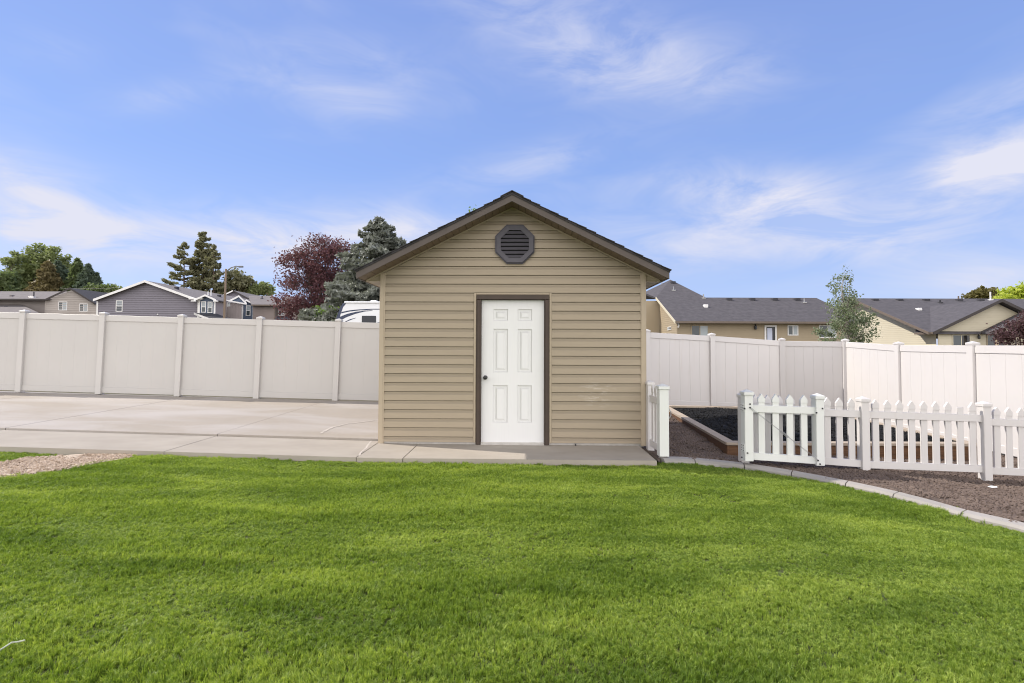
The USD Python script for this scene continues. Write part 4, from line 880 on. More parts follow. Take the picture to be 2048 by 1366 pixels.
def bay(T, Y, u0, u1, ve, vp, mat, wins, deep, up=None, trim=True):
    x0, x1 = A(u0, ve, Y)[0], A(u1, ve, Y)[0]; ze, zp = A(u0, ve, Y)[2], A(u0, vp, Y)[2]; xm = (x0 + x1) / 2
    T.part('bay_wall', lap_wall(fr_at(Y), Polygon([(x0, .6), (x1, .6), (x1, ze), (xm, zp - .1), (x0, ze)]), .2), mat); T.part('bay_side', MB().box(x1 - .15, x1 - .004, Y + .04, Y + deep, .6, ze - .05), 'house_mauve')
    for s, xe in ((0, x0 - .35), (1, x1 + .35)):
        zz = ze - (zp - ze) / (x1 - xm) * .35; q = [(xm, Y - .35, zp), (xe, Y - .35, zz), (xe, Y + deep, zz), (xm, Y + deep, zp)]
        roof_poly(T, q, 'roof_grey', .1, name='bay_roof'); trim_line(T, (xm, Y - .37, zp + .03), (xe, Y - .37, zz + .03), .2, .05, 'white_trim')
        trim_line(T, (xe - .25, Y - .4, zz - .09), (xe + .25, Y - .4, zz - .09), .13, .12, 'white_trim', name='eave_return')
    for x in (x0, x1):
        m = MB(); fr_at(Y).box(m, x - .09, x + .09, .6, ze - .12, .018, .045); T.part('corner_board', m, 'white_trim')
    for w in wins: win_px(T, Y, *w, 'hung', d0=.02, glass=('glass_blind', 'glass_dark'))
bay(hg, 54.55, 399, 430, 597, 590, 'house_blue', [(402.5, 412.5, 602.5, 625), (415.5, 425.5, 603.5, 626)], 2.2)
bay(hg, 61.8, 485.5, 507.5, 606, 600, 'house_blue', [(492, 501.5, 610.5, 632)], 6)
hg.part('porch_wall', lap_wall(fr_at(58.2), wpoly([(438, 660), (438, 604), (483, 606), (483, 660)], 58.2), 3.), 'house_mauve')
for u in np.arange(454, 483, 3.2):
    m = MB(); x = A(u, 606, 58.2)[0]; fr_at(58.2).box(m, x - .03, x + .03, .8, A(u, 607, 58.2)[2], .017, .04); hg.part('batten', m, 'house_mauve')
win_px(hg, 58.2, 454.5, 461, 605, 613, 'side', d0=.045)
q = wpoly([(457, 602.5), (492, 606.5), (478, 592)], 58.1); m = MB(); front_prism(m, fr_at(58.1), Polygon(q.exterior.coords), lambda b: .02); hg.part('porch_gable', m, 'house_blue')
trim_line(hg, A(455, 602.5, 58.0), A(478, 590.5, 58.0), .22, .06, 'white_trim'); trim_line(hg, A(478, 590.5, 58.0), A(494, 606, 58.0), .22, .06, 'white_trim'); trim_line(hg, A(450, 599, 57.9), A(492, 606.5, 57.9), .16, .06, 'white_trim', name='gutter')
P1, P2, P4 = A(389, 626, 54.3), A(424, 639, 52.6), A(434, 627.5, 54.5); P3 = P2 + P4 - P1
roof_poly(hg, [P1, P2, P3, P4], 'roof_dark', name='porch_roof'); trim_line(hg, P1 + [0, -.05, .04], P2 + [0, -.05, .04], .22, .06, 'white_trim')
hg.part('porch_room', MB().box(P1[0] + .5, P3[0] - .3, 53.6, 54.4, .5, P2[2] - .1), 'house_mauve')
onr = lambda f, y: (pk_[0] + (er[0] - pk_[0]) * f, y, pk_[2] + (er[2] - pk_[2]) * f)
pipe(hg, rr, onr(.45, 62), .8, .07); pipe(hg, rr, onr(.47, 61.2), .55, .07); vents(hg, rr, [onr(.30, 57.), onr(.33, 65), onr(.33, 72)], .35, .25, 'roof_dark'); pipe(hg, rr, onr(.8, 73), .35, .08, 'aluminium')

# mauve and rose houses beyond
Y = 80.
hm = Thing('mauve_house', 'far mauve house with dark gable roof behind the street lamp', 'house', (at(470, 640, Y)[0], Y, 1.))
p0, p1, p2 = A(466, 580.5, Y - .4), A(446, 590, Y - .4), A(512, 604, Y - .4)
hm.part('gable_wall', lap_wall(fr_at(Y), wpoly([(448, 660), (448, 590), (466, 582), (511, 604.5), (511, 660)], Y), .25), 'house_greyblue')
roof_poly(hm, [p0, p2, (p2[0], Y + 12, p2[2]), (p0[0], Y + 12, p0[2])], 'roof_grey'); roof_poly(hm, [p0 - [.01, 0, 0], p1, (p1[0], Y + 12, p1[2]), (p0[0] - .01, Y + 12, p0[2])], 'roof_grey'); hm.part('side_wall', MB().box(p2[0] - .5, p2[0] - .3, Y + .03, Y + 11.5, .5, p2[2] - .2), 'house_mauve')
trim_line(hm, p0 + [0, 0, .03], p2 + [0, 0, .03], .22, .05, 'eave_dark'); trim_line(hm, p1 + [0, 0, .03], p0 + [0, 0, .03], .22, .05, 'white_trim')
Y = 60.
hr = Thing('rose_house', 'rose-brown house with grey roof and one white window left of the purple-leaved tree', 'house', (at(530, 640, Y)[0], Y, 1.))
hr.part('front_wall', lap_wall(fr_at(Y), wpoly([(506, 660), (506, 609), (550.5, 609), (550.5, 660)], Y), .22), 'house_rose')
hr.part('wing_wall', lap_wall(fr_at(Y + 1.2), wpoly([(551, 660), (551, 611), (600, 611), (600, 660)], Y + 1.2), .22), 'house_rose')
ze, zr = A(506, 609, Y - .4)[2], A(506, 591.5, Y + 4)[2]
hx0, hx1 = A(503, 609, Y - .4)[0], A(553.5, 609, Y - .4)[0]
roof_poly(hr, [(hx0, Y - .4, ze), (hx1, Y - .4, ze), (A(545, 592, Y + 4)[0], Y + 4, zr), (A(497, 592, Y + 4)[0], Y + 4, zr)], 'roof_grey'); trim_line(hr, (hx0, Y - .42, ze), (hx1, Y - .42, ze), .16, .06, 'gutter_brown', name='gutter')
roof_poly(hr, [(A(545, 592, Y + 4)[0] - .01, Y + 4.02, zr), (A(497, 592, Y + 4)[0], Y + 4.02, zr), (hx0, Y + 8.4, ze), (hx1, Y + 8.4, ze)], 'roof_grey')
z2 = A(560, 610, Y + .8)[2]
roof_poly(hr, [(hx1 - .5, Y + .8, z2), (A(606, 610, Y)[0], Y + .8, z2), (A(606, 600, Y + 4)[0], Y + 4.4, z2 + 1.4), (hx1 - 1.2, Y + 4.4, z2 + 1.4)], 'roof_grey'); trim_line(hr, (hx1 - .5, Y + .78, z2), (A(606, 610, Y)[0], Y + .78, z2), .16, .06, 'eave_dark', name='gutter')
m = MB(); fr_at(Y).box(m, A(549.5, 610, Y)[0], A(551, 610, Y)[0], .6, ze - .2, .018, .05); hr.part('corner_board', m, 'gutter_brown'); hr.part('rear_wall', MB().box(hx0 + .4, A(600, 610, Y)[0], Y + 7.8, Y + 8, .5, ze - .2), 'house_rose')
win_px(hr, Y + 1.2, 556.5, 569, 612.5, 631.5, 'side', d0=.02)
roof_poly(hr, [A(550, 640, Y - 2), A(592, 640, Y - 2), A(580, 632, Y + 1.1), A(553, 632, Y + 1.1)], 'roof_dark', name='lower_roof')
pipe(hr, None or hr.path, (A(521, 598, Y + 2)[0], Y + 2.4, ze + (zr - ze) * .62), .4, .07, 'roof_dark')

# taupe single-storey house on the right
Y = 38.
ht = Thing('taupe_house', 'taupe single-storey house with wide charcoal roof right of the shed', 'house', (at(1480, 690, Y)[0], Y, 1.))
x0, x1 = A(1354, 650, Y)[0], A(1712, 650, Y)[0]; ze = A(1400, 642.5, Y - .5)[2]
ht.part('front_wall', lap_wall(fr_at(Y), Polygon([(x0, .5), (x1, .5), (x1, ze - .02), (x0, ze - .02)]), .16), 'house_taupe')
SL_ = .46; ridge_y = Y - .5 + (A(1500, 597, Y + 5.2)[2] - ze) / SL_
zr = ze + SL_ * (ridge_y - Y + .5); yh_ = Y + 9.2; zh = ze + SL_ * (yh_ - Y + .5)
xp = A(1341, 573, yh_)[0]; xv = A(1412, 597, ridge_y)[0]; xre = A(1633, 597, ridge_y)[0]; xe0, xe1 = A(1351.5, 643, Y - .5)[0], x1 + .45
yb = ridge_y
xl = A(1312.5, 597, ridge_y)[0]
main = ht.part('roof', MB().slab([(xe0, Y - .5, ze), (xe1, Y - .5, ze), (xre, yb, zr), (xv, yb, zr), (xp, yh_, zh), (xe0 + .0, yb + .0, zr)], (0, 0, -.14)), 'roof_charcoal')
roof_poly(ht, [(xe1, Y - .5, ze), (xe1, 2 * yb - Y + .5, ze), (xre, yb + .01, zr)], 'roof_charcoal')
roof_poly(ht, [(xre, yb + .02, zr), (xe1, 2 * yb - Y + .5, ze), (xv, 2 * yb - Y + .5, ze), (xv, yb + .02, zr)], 'roof_charcoal')
zlow = zh - (xp - A(1285, 596, yh_)[0]) * .5
roof_poly(ht, [(xp, yh_ + .01, zh), (xe0 - .02, yb, zr - .02), (A(1285, 594, yh_)[0] - 1, yb + .2, zlow - .45), (A(1285, 594, yh_)[0] - 1, yh_ + .01, zlow - .45)], 'roof_charcoal', name='hip_roof')
roof_poly(ht, [(xp, yh_ + .02, zh), (xv, yb + .02, zr), (xv + 4, yh_ + 4, ze), (xp, 2 * yh_ - yb, zr)], 'roof_charcoal', name='hip_roof')
fsid = Frame((x0, Y + 9., 0), (0, -1, 0), (-1, 0, 0))
def sidewall(T, x, ya, yb_, pts, mat, h): T.part('side_wall', lap_wall(Frame((x, yb_, 0), (0, -1, 0), (-1, 0, 0)), Polygon(pts), h), mat)
sidewall(ht, x0, Y, yb, [(0, .5), (yb - Y, .5), (yb - Y, ze - .05), (0, zr - .25)], 'house_taupe', .16)
ht.part('side_wall', MB().box(x0 - 2.0, x0 + .3, yb + .02, yb + .3, .5, zr - .3), 'house_taupe')
trim_line(ht, (xe0 - .02, Y - .52, ze + .02), (xe0 - .02, yb, zr + .02), .2, .05, 'house_cream', off=(-1, 0, 0)); trim_line(ht, (xe0, Y - .52, ze), (xe1, Y - .52, ze), .15, .08, 'gutter_brown', name='gutter')
m = MB(); fr_at(Y).box(m, x0 - .03, x0 + .09, .5, ze - .03, .0, .04); ht.part('corner_board', m, 'house_taupe')
ht.part('rear_wall', MB().box(x0 + .3, x1, 2 * yb - Y, 2 * yb - Y + .2, .5, ze - .1), 'house_taupe'); ht.part('side_wall', MB().box(x1 - .2, x1, Y + .03, 2 * yb - Y, .5, ze - .1), 'house_taupe')
p = A(1356.5, 647, Y - .1); ht.part('downpipe_elbow', MB().tube([p, p + [.02, -.1, -.12], p + [0, 0, -.3]], .06, 8), 'white_trim')
win_px(ht, Y, 1382, 1417, 650, 676, 'side', glass=('glass_dark', 'glass_blind'), frame='house_taupe'); win_px(ht, Y, 1575, 1596, 650.5, 671, 'side'); win_px(ht, Y, 1638, 1672, 650, 676, 'side')
dfr = fr_at(Y - .02); p, q = A(1529, 700, Y), A(1552.5, 650.5, Y); m = MB()
for a in ((p[0], p[0] + .12, 1., q[2]), (q[0] - .12, q[0], 1., q[2]), (p[0] + .121, q[0] - .121, q[2] - .12, q[2])): dfr.box(m, *a, -.02, .05)
dr_ = ht.part('door', m, 'white_trim'); m = MB(); dfr.box(m, p[0] + .121, q[0] - .121, 1., q[2] - .121, -.02, .02); ht.part('door_leaf', m, 'trailer_dark', under=dr_); m = MB(); dfr.box(m, p[0] + .20, q[0] - .34, 1.2, q[2] - .22, .02, .03); ht.part('pane', m, 'glass_blue', under=dr_)
p = A(1511, 655, Y - .1); ht.part('wall_lamp', MB().mesh(soft_box(p[0] - .09, p[0] + .09, Y - .2, Y - .04, p[2] - .16, p[2] + .16, .05)).tube([p + [0, .0, .16], p + [0, .05, .28]], .03, 6), 'trailer_dark')
p = A(1315, 655.5, yb - 2.4); m = MB()
onm = lambda u, f: (A(u, 600, Y - .5 + (yb - Y + .5) * f)[0], Y - .5 + (yb - Y + .5) * f, ze + SL_ * (yb - Y + .5) * f)
vents(ht, main, [onm(u, .90) for u in (1458, 1504, 1549, 1594)], .42, .14); vents(ht, main, [(A(1346, 580, yh_ - 1)[0], yh_ - 1., zh - SL_)], .42, .16)
pipe(ht, main, onm(1407, .96), .35, .05, 'steel'); pipe(ht, main, onm(1608, .78), .35, .05, 'steel'); vents(ht, main, [onm(1411, .58)], .3, .18, 'white_trim'); pipe(ht, main, (A(1347, 592, yh_ - 3)[0], yh_ - 3, zh - 3 * SL_), .35, .04, 'steel'); pipe(ht, main, (A(1322, 582, yh_)[0], yh_ - .3, zh - 1.1), .9, .05, 'steel')
fs2 = Frame((x0, 0, 0), (0, -1, 0), (-1, 0, 0)); window(ht, Frame((x0 - .02, 0, 0), (0, 1, 0), (-1, 0, 0)), yb - 3.2, yb - 2.3, A(1315, 660, yb - 2.7)[2], A(1315, 653.5, yb - 2.7)[2], 'side', w=.04)

# cream house with a sunlit gable end and a cross gable, far right
Y = 40.
hc = Thing('cream_house', 'cream lap-sided house with charcoal roof and cross gable at the far right', 'house', (at(1900, 690, Y)[0], Y, .5))
xc = A(1872, 664, Y)[0]; ze = A(1850, 664.5, Y - .4)[2]; yr = 48.6; zr = A(1735, 596.5, yr)[2]
sidewall(hc, xc, Y, yr, [(0, .3), (yr - Y, .3), (yr - Y, ze - .1), (0, zr - .25)], 'house_cream', .17)
S2 = (zr - ze) / (yr - Y + .4); sidewall(hc, xc, yr + .01, 2 * yr - Y, [(0, .3), (yr - Y, .3), (yr - Y, zr - .25), (0, ze - .1)], 'house_cream', .17)
xe = xc - .9; XR = A(2150, 596, yr)[0]
px_, pz = A(2003, 598.5, Y - .6)[0], A(2003, 598.5, Y - .6)[2]                # cross gable peak
ve = A(1873, 661, Y - .6); sx = (pz - ve[2]) / (px_ - ve[0]); ypk = Y - .4 + (pz - ze) / S2
mainc = roof_poly(hc, [(xe, Y - .4, ze), (XR, Y - .4, ze), (XR, yr, zr), (xe, yr, zr)], 'roof_charcoal'); roof_poly(hc, [(xe, yr + .01, zr), (XR, yr + .01, zr), (XR, 2 * yr - Y + .4, ze), (xe, 2 * yr - Y + .4, ze)], 'roof_charcoal')
trim_line(hc, (xe - .02, Y - .42, ze + .03), (xe - .02, yr, zr + .03), .22, .05, 'gutter_brown', off=(-1, 0, 0)); trim_line(hc, (xe - .02, yr, zr + .03), (xe - .02, 2 * yr - Y + .4, ze + .03), .22, .05, 'gutter_brown', off=(-1, 0, 0))
xg0, xg1 = ve[0] - .25, 2 * px_ - ve[0] + .25; zg0 = ve[2] - sx * .25
hc.part('gable_wall', lap_wall(fr_at(Y - .15), Polygon([(xc, .3), (2 * px_ - xc, .3), (2 * px_ - xc, zg0 + .1), (px_, pz - .25), (xc, zg0 + .1)]), .19), 'house_cream')
for s, xx in ((-1, xg0), (1, xg1)):
    roof_poly(hc, [(px_ + s * .004, Y - .6, pz), (xx, Y - .6, zg0), (xx, Y + 1.2, zg0), (px_ + s * .004, ypk + 1, pz)], 'roof_charcoal', name='cross_roof')
    trim_line(hc, (px_, Y - .62, pz + .03), (xx, Y - .62, zg0 + .03), .24, .05, 'eave_dark')
trim_line(hc, (xg0 - .02, Y - .6, zg0), (xg0 - .02, Y + 1.2, zg0), .16, .05, 'gutter_brown', name='gutter', off=(-1, 0, 0)); trim_line(hc, (xe, Y - .42, ze), (xg0, Y - .42, ze), .16, .05, 'gutter_brown', name='gutter')
m = MB(); fr_at(Y - .15).box(m, xc + .005, xc + .08, .3, zg0, .02, .04); hc.part('corner_board', m, 'house_cream')
win_px(hc, Y - .15, 1904, 1940, 669, 692, 'side', d0=.02, glass=('glass_dark', 'glass_black'), frame='house_cream')
p = A(1959, 674, Y - .3); hc.part('wall_lamp', MB().mesh(soft_box(p[0] - .09, p[0] + .09, Y - .36, Y - .19, p[2] - .15, p[2] + .12, .05)).tube([p + [0, .05, .12], p + [0, .1, .25]], .03, 6), 'trailer_dark')
win_px(hc, Y - .15, 1973, 2008, 669, 694, 'side', d0=.02, glass=('glass_dark', 'glass_black'), frame='house_taupe')
onc = lambda u, f: (A(u, 600, Y - .4 + (yr - Y + .4) * f)[0], Y - .4 + (yr - Y + .4) * f, ze + (zr - ze) * f)
vents(hc, mainc, [onc(u, .93) for u in (1750, 1799, 1852, 1918, 1961)], .5, .14); vents(hc, mainc, [onc(1837, .62)], .35, .15, 'white_trim'); pipe(hc, mainc, onc(1981, .95), .8, .06); pipe(hc, mainc, onc(1880, .85), .25, .08, 'roof_dark'); pipe(hc, mainc, onc(1917, .98), .3, .06, 'gutter_brown')
p = A(1787, 671, Y + 4)
YP = 38.2
pc_ = Thing('patio_cover', 'low charcoal gabled patio roof attached in front of the cream house', 'patio roof', (A(2050, 690, YP)[0], YP, .5))
a, b = A(1990, 664, YP), A(2105, 608, YP)
for s in (-1, 1):
    xx = a[0] if s < 0 else 2 * b[0] - a[0]; roof_poly(pc_, [(b[0] + s * .004, YP, b[2]), (xx, YP, a[2]), (xx, Y - .7, a[2]), (b[0] + s * .004, Y - .7, b[2])], 'roof_charcoal', name='roof_plane'); trim_line(pc_, (b[0], YP - .02, b[2] + .02), (xx, YP - .02, a[2] + .02), .2, .05, 'gutter_brown')
trim_line(pc_, (b[0], Y - .70, b[2] + .10), (a[0] - .05, Y - .70, a[2] + .08), .22, .06, 'eave_dark')
for xx in (a[0] + .4, 2 * b[0] - a[0] - .4): pc_.part('post', MB().mesh(soft_box(xx - .08, xx + .08, YP + .2, YP + .36, .3, a[2] - .12, .01)), 'house_taupe')

# ------------------------------------------------------------------ street lamp, wires, trailer
Y = 45.
sl_ = Thing('street_lamp', 'wooden pole street lamp with a thin curved arm beside the grey house', 'street lamp', (A(451, 640, Y)[0], Y, .6))
t = A(452, 538, Y); sl_.part('pole', MB().tube([(t[0] - .12, Y, .4), t], [.13, .085], 8), 'pole_wood')
e = A(484, 533, Y); arm = [t + [0, 0, -.25], t + [.45, 0, .12], t + [.9, 0, .26], e - [.22, 0, .02], e]
sl_.part('arm', MB().tube(arm, .045, 6), 'lamp_grey'); hd = sl_.part('lamp_head', MB().mesh(soft_box(e[0] - .32, e[0] + .10, Y - .1, Y + .1, e[2] - .09, e[2] + .05, .03)), 'lamp_grey')
ww = Thing('overhead_wires', 'two thin overhead wires between the beige and grey houses', 'wires', (A(180, 580, 78)[0], 78, 8.))
for v in (577, 586): ww.part('wire', MB().tube([A(120, v - 1, 78), A(180, v + .5, 78), A(240, v - 1.5, 78)], .013, 4), 'screw_black')

Y = 20.
tr = Thing('travel_trailer', 'white travel trailer with navy swoosh stripes parked behind the privacy fence', 'trailer', (A(720, 650, Y)[0] + 2, Y, .4))
zt, zb_ = A(720, 604, Y)[2], .75; X = lambda u: A(u, 640, Y)[0]; Zp = lambda v: A(720, v, Y)[2]
prof = [(X(671), Zp(652)), (X(671), zb_), (X(671) + 6.2, zb_), (X(671) + 6.2, zt), (X(692), zt), (X(686), Zp(606.5)), (X(681), Zp(616)), (X(675), Zp(635))]
def side_prism(pr, y0, y1): return MB().slab([(a, y0, b) for a, b in pr], (0, y1 - y0, 0))
tr.part('body', side_prism(prof, Y, Y + 2.4), 'trailer_white')
tr.part('roof', MB().mesh(soft_box(X(688), X(671) + 6.25, Y - .04, Y + 2.44, zt - .05, zt + .03, .02)), 'trailer_white'); tr.part('roof_hatch', MB().mesh(soft_box(X(733), X(745), Y + .5, Y + .9, zt + .03, zt + .13, .03)), 'trailer_white')
cap = [(X(670), Zp(652)), (X(676), Zp(652)), (X(680), Zp(632)), (X(686), Zp(614)), (X(692), Zp(607)), (X(685.5), Zp(606)), (X(680), Zp(615.5)), (X(673.5), Zp(634))]
tr.part('front_window', side_prism(cap, Y - .006, Y + 2.406), 'trailer_navy')
def band(top, bot, mat): tr.part('stripe', side_prism([(X(u), Zp(v)) for u, v in top] + [(X(u), Zp(v)) for u, v in bot[::-1]], Y - .004, Y - .0), mat)
band([(683, 624), (700, 620.5), (720, 618.5), (745, 617.5), (790, 617.2)], [(682, 627), (700, 623), (720, 620.7), (745, 619.2), (790, 618.6)], 'trailer_navy')
band([(679, 634), (695, 627.5), (712, 623.5), (730, 621.2), (745, 620.4)], [(677, 643), (693, 634.5), (710, 628), (728, 623.2), (745, 621.2)], 'trailer_navy')
band([(690, 643.5), (700, 638.5), (711, 635.5)], [(687, 646.5), (699, 641), (711, 636.4)], 'trailer_navy'); band([(752, 645.5), (775, 641)], [(752, 647.5), (775, 643)], 'trailer_navy')
wv = MB().mesh(soft_box(X(724), X(752), Y - .03, Y + .01, Zp(646), Zp(631.5), .012)); tr.part('window', wv, 'trailer_dark')
for xx in (X(671) + 2.9, X(671) + 3.8):
    w = trimesh.creation.cylinder(.36, .2, sections=20); w.apply_transform(trimesh.transformations.rotation_matrix(np.pi / 2, [1, 0, 0])); w.apply_translation([xx, Y + .15, .72]); tr.part('wheel', w, 'rubber')

# ------------------------------------------------------------------ trees
def leaves(centres, size, rng, flat=.0, long_=1.3):
    "one small four-cornered leaf (two triangles, folded) for every centre"
    n = len(centres); a = rng.normal(size=(n, 3)); a[:, 2] *= (1 - flat); a /= np.linalg.norm(a, axis=1, keepdims=True)
    b = np.cross(a, rng.normal(size=(n, 3))); b /= np.linalg.norm(b, axis=1, keepdims=True); s = size * rng.uniform(.6, 1.3, (n, 1))
    c = np.cross(a, b); v = np.stack([centres - a * s * long_ * .5, centres + b * s * .38 + c * s * .08, centres + a * s * long_ * .5, centres - b * s * .38 + c * s * .08], 1).reshape(-1, 3)
    i = np.arange(n)[:, None] * 4; return v, np.vstack([i + [0, 1, 2], i + [0, 2, 3]])
def limb(m, p, q, r0, r1, rng, bend=.06, k=5, sides=6):
    t = np.linspace(0, 1, k)[:, None]; L = np.linalg.norm(q - p); c = p + (q - p) * t; o = rng.normal(0, bend * L, 3); c += np.sin(np.pi * t) * o; m.tube(c, np.linspace(r0, r1, k), sides, cap=False)
def broadleaf(name, label, Y, lumps, n, size, mat, seed, trunk=None, bark='bark_grey', group=None, clump=.16, depth=.8, twigs=0, cat='tree', zbase=.6, r0=None, shell=.5):
    """lumps: (u, v, half-width, half-height) of the crown's masses as seen, each a body of real depth at the distance Y"""
    rng = np.random.default_rng(seed); px = Y / F; L = [(at(u, v, Y), ru * px, rv * px) for u, v, ru, rv in lumps]
    cx = trunk if trunk is not None else lumps[0][0]; base = at(cx, 640, Y); base[2] = zbase
    T = Thing(name, label, cat, base, group=group); vol = np.array([a * a * b for _, a, b in L]); vol = vol / vol.sum(); C, wood = [], MB()
    topz = max(c[2] + b * .3 for c, a, b in L); R = r0 or .02 * (topz - zbase) + .03
    limb(wood, base - [0, 0, .2], np.array([base[0], base[1], zbase + (topz - zbase) * .75]), R, R * .35, rng, .02, 7)
    for (c, a, b), w in zip(L, vol):
        k = max(8, int(n * w / 60)); d = rng.normal(size=(k, 3)); d /= np.linalg.norm(d, axis=1, keepdims=True); rr = rng.random((k, 1)) ** (1 / 3) * (1 - shell) + shell
        rr *= rng.uniform(.75, 1.08, (k, 1)); cc = c + d * rr * [a, a * depth, b]
        for q in cc[: max(4, k // 4)]:
            z0 = base[2] + (q[2] - base[2]) * rng.uniform(.35, .7); limb(wood, np.array([base[0], base[1], min(z0, topz * .9)]), q, R * .28, R * .06, rng, .08, 4, 5)
        per = max(6, int(n * w / k)); s = clump * min(a, b) + .5 * size
        C.append((cc[:, None] + np.clip(rng.normal(0, 1, (k, per, 3)), -1.8, 1.8) * s * rng.uniform(.6, 1.3, (k, 1, 1)) * [1, 1, .75]).reshape(-1, 3))
        for _ in range(int(twigs * w)):
            d = rng.normal(size=3); d[2] = abs(d[2]) * 1.2 + .3; d /= np.linalg.norm(d); p = c + d * [a * .6, a * .6 * depth, b * .6]; q = c + d * [a * 1.07, a * depth, b * 1.18]; limb(wood, p, q, R * .10, R * .03, rng, .05, 4, 4)
            C.append(p + (q - p) * rng.uniform(.2, 1., (9, 1)) + rng.normal(0, size * .7, (9, 3)))
    T.part('trunk', wood, bark); T.part('crown', leaves(np.vstack(C), size, rng), mat); return T
def conifer(name, label, Y, u, vtop, vbase, half, mat, seed, n=60, size=.3, droop=.25, bark='bark_grey', group=None, power=.9, gap=.0, up=.0, zbase=.6, side=(1, 1), tuft=.35, cat='tree', thin=1., twig=.28, bare=0.):
    """trunk with whorls of boughs, each bough carrying sprays of needles that hang from it and from its side twigs"""
    rng = np.random.default_rng(seed); top, bot = at(u, vtop, Y), at(u, vbase, Y); H = top[2] - bot[2]; W = half * Y / F; base = np.array([bot[0], Y, zbase])
    T = Thing(name, label, cat, base, group=group); wood, C = MB(), []; R = .012 * (top[2] - zbase) + .04
    wood.tube([base - [0, 0, .2], (base + [0, 0, 0]) * .5 + np.array([top[0], Y, top[2]]) * .5, [top[0], Y, top[2]]], [R, R * .6, .015], 8)
    for k in range(n):
        f = (k + rng.random()) / n; 
        if rng.random() < gap or f > 1 - bare: continue
        z = top[2] - H * f; L = W * (f ** power) * rng.uniform(.70, 1.12) + .10; az = rng.uniform(0, 2 * np.pi) if k % 2 else k * 2.4
        L *= side[1] if math.cos(az) > 0 else side[0]; d = np.array([math.cos(az), math.sin(az), 0]); t = np.linspace(0, 1, 9)[:, None]
        P = np.array([base[0] + (top[0] - base[0]) * (1 - f), Y, z]) + d * L * t + np.array([0, 0, 1.]) * L * (up * t - droop * t ** 1.4 + .10 * t ** 3)
        wood.tube(P[::2], np.linspace(R * .22 * (f + .3), .008, 5), 4, cap=False)
        cnt = max(8, int(thin * 26 * L / size)); s = rng.uniform(.12 + tuft * .35, 1.0, cnt); pos = np.stack([np.interp(s, t[:, 0], P[:, j]) for j in range(3)], 1)
        nrm = np.array([-d[1], d[0], 0]); wid = twig * L * np.sin(np.pi * np.clip(s, .08, .96)) ** .7 + .04; off = rng.uniform(-1, 1, cnt) * wid
        pos += nrm * off[:, None] - d * (np.abs(off) * .35)[:, None]; pos[:, 2] += rng.normal(-.10, .22, cnt) * size - np.abs(off) * .12; C.append(pos)
    lead = np.array([top[0], Y, top[2]]) + np.column_stack([rng.normal(0, .08 * W * .3 + .02, 60), rng.normal(0, .05, 60), -rng.random(60) * H * .06]); C.append(lead)
    T.part('trunk', wood, bark); T.part('crown', leaves(np.vstack(C), size, rng, long_=1.7), mat); return T

G = 'trees beyond the far houses'
broadleaf('leafy_tree', 'green leafy tree cut by the left edge of the picture', 92, [(0, 565, 26, 26), (18, 585, 16, 16)], 2600, .5, 'leaf_mid', 61, trunk=0, group=G)
broadleaf('leafy_tree', 'narrow light green tree left of the tallest leafy tree', 95, [(28, 520, 14, 16), (31, 552, 17, 24), (40, 580, 16, 16)], 2600, .5, 'leaf_light', 62, trunk=33, group=G)
broadleaf('leafy_tree', 'tallest light green leafy tree of the far left group', 98, [(56, 512, 13, 16), (82, 506, 20, 17), (104, 512, 14, 18), (76, 540, 28, 26), (110, 535, 14, 24), (66, 566, 26, 20)], 6500, .5, 'leaf_light', 63, trunk=80, group=G)
broadleaf('leafy_tree', 'slender pale green treetop between the tall tree and dark spruces', 99, [(131, 522, 7, 13), (132, 545, 10, 18), (130, 570, 12, 16)], 2200, .45, 'leaf_light', 64, trunk=131, group=G)
conifer('spruce_tree', 'brownish conifer in front of the tall leafy tree', 88, 96, 524, 590, 36, 'leaf_brown', 65, n=70, size=.5, droop=.1, power=.75, group=G)
conifer('spruce_tree', 'dark conifer just right of the brownish one', 90, 117, 523, 590, 30, 'leaf_dark', 66, n=70, size=.55, power=.7, group=G)
conifer('spruce_tree', 'green pointed conifer in the middle of the dark trio', 90, 155, 518, 590, 26, 'leaf_mid', 67, n=70, size=.5, power=.7, group=G)
conifer('spruce_tree', 'dark blue-green conifer right of the pointed green one', 88, 177, 530, 592, 30, 'leaf_dark', 68, n=70, size=.5, power=.7, group=G)
conifer('spruce_tree', 'smallest dark conifer sloping down above the beige house', 88, 194, 547, 592, 16, 'leaf_dark', 69, n=46, size=.45, power=.7, group=G)
for k, (u, v, a, b, w) in enumerate([(182, 588, 12, 16, 'lowest clipped shrub beside the beige roof'), (208, 583, 8, 14, 'clipped round shrub left of the grey gable'), (224, 584, 8, 13, 'clipped round shrub nearest the grey gable'), (238, 588, 9, 12, 'pale leafy shrub just over the grey gable rake')]):
    broadleaf('round_shrub', w, 84, [(u, v, a, b)], 1500, .35, 'leaf_mid' if k < 3 else 'leaf_light', 70 + k, trunk=u, cat='shrub', group='clipped shrubs between the far houses', shell=.75, clump=.14)
PG = 'tall pines behind the grey house'
def pine(label, Y, u, vt, vb, half, seed, n, **k):
    return conifer('pine_tree', label, Y, u, vt, vb, half, 'leaf_pine', seed, n=n, size=.42, droop=.02, up=.12, bark='bark_pine', group=PG, twig=.30, zbase=.8, **k)
pine('open-crowned pine, leftmost and shorter of the tall pines', 92, 369, 486, 592, 50, 81, 44, power=.72, tuft=.9, thin=.62, gap=.2)
pine('tallest dense pine behind the grey house', 94, 408, 465, 598, 36, 82, 84, power=.5, tuft=.6, thin=.72, gap=.1)
pine('slim pine trunk with foliage, right of the tallest pine', 91, 428, 490, 598, 24, 83, 46, power=.5, tuft=.6, thin=.6, gap=.2)
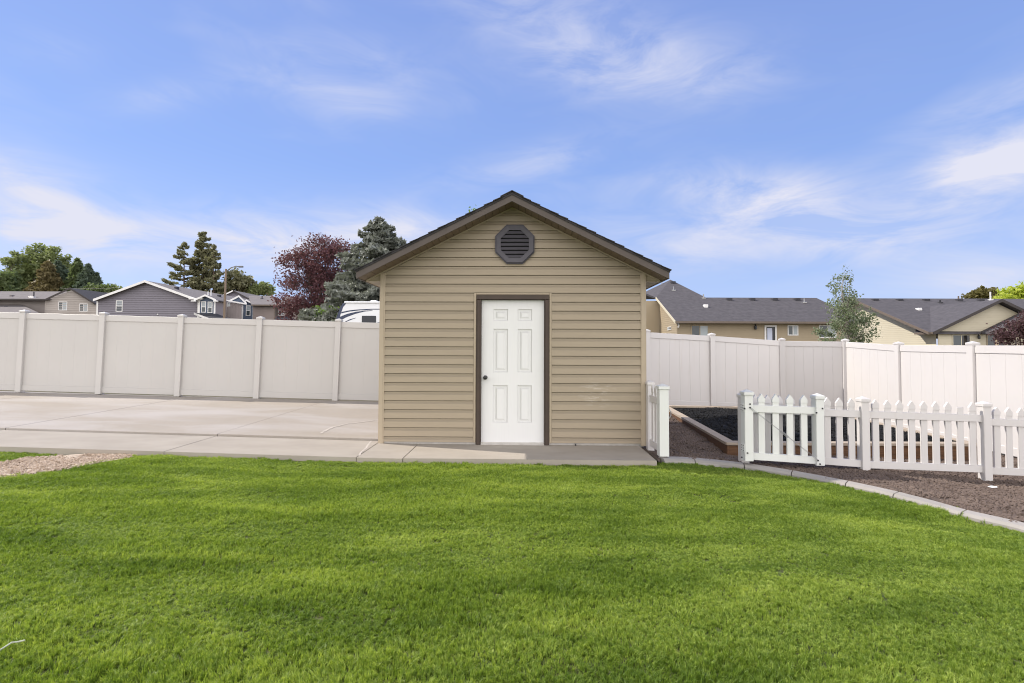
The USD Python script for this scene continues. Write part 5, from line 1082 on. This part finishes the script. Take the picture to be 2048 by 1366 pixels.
broadleaf('leafy_tree', 'rounded green tree right of the street lamp', 96, [(474, 558, 22, 17), (490, 570, 20, 17), (462, 574, 18, 16), (448, 580, 14, 16)], 3800, .5, 'leaf_pine', 84, trunk=478)
broadleaf('leafy_tree', 'low green tree over the rose house roof', 96, [(520, 575, 13, 9), (533, 580, 12, 10), (508, 583, 10, 8)], 1900, .45, 'leaf_light', 85, trunk=522)
# nearer trees behind the privacy fence
broadleaf('purple_leaf_tree', 'large purple-leaved tree with feathery top left of the blue spruce', 27, [(600, 540, 46, 40), (640, 520, 46, 44), (676, 530, 44, 44), (612, 590, 52, 44), (655, 590, 50, 46), (590, 626, 38, 26), (640, 632, 56, 26)], 14500, .105, 'leaf_plum', 91, trunk=640, twigs=460, clump=.20, shell=.25)
conifer('blue_spruce', 'tall silvery blue spruce half hidden by the shed roof', 25, 758, 438, 665, 150, 'leaf_spruce', 92, n=150, size=.19, droop=.20, power=.62, tuft=.08, thin=.85, twig=.22)
broadleaf('green_shrub', 'bright green shrub below the spruce beside the trailer', 24, [(652, 628, 26, 14), (640, 640, 22, 10), (668, 640, 26, 12), (690, 645, 16, 10)], 2600, .10, 'leaf_bright', 93, trunk=655, cat='shrub', twigs=30)
broadleaf('young_aspen', 'young aspen tree with pale shimmering leaves behind the right fence', 20, [(1696, 548, 8, 20), (1684, 570, 20, 22), (1702, 585, 16, 26), (1666, 590, 12, 26), (1690, 612, 34, 22), (1722, 630, 30, 20), (1672, 640, 30, 22), (1708, 655, 38, 22), (1660, 672, 32, 16), (1700, 680, 40, 14), (1742, 655, 14, 22)], 4000, .075, 'leaf_aspen', 94, trunk=1694, bark='bark_pale', twigs=46, clump=.24, shell=.2, r0=.06)
broadleaf('dark_red_shrub', 'small wine-leaved shrub with bare twigs at the right edge', 15, [(2034, 668, 34, 24), (2060, 650, 26, 26), (2010, 682, 18, 12)], 2800, .06, 'leaf_wine', 95, trunk=2030, bark='bark_pale', twigs=60, cat='shrub', clump=.24, r0=.035)
broadleaf('yellow_tree', 'yellow-green tree behind the cream house roof at the right edge', 70, [(2030, 590, 30, 18), (2060, 588, 34, 22), (2010, 600, 20, 14), (2040, 606, 36, 12)], 4200, .34, 'leaf_yellow', 96, trunk=2040)
broadleaf('olive_tree', 'dull olive and rust tree left of the yellow tree', 76, [(1948, 590, 16, 9), (1968, 588, 18, 12), (1988, 592, 14, 14)], 2400, .36, 'leaf_olive', 97, trunk=1966)
broadleaf('slim_tree', 'thin treetop twigs just showing over the shed roof', 14, [(945, 445, 10, 36), (938, 470, 18, 30)], 260, .06, 'leaf_bright', 98, trunk=945, r0=.05, twigs=8)
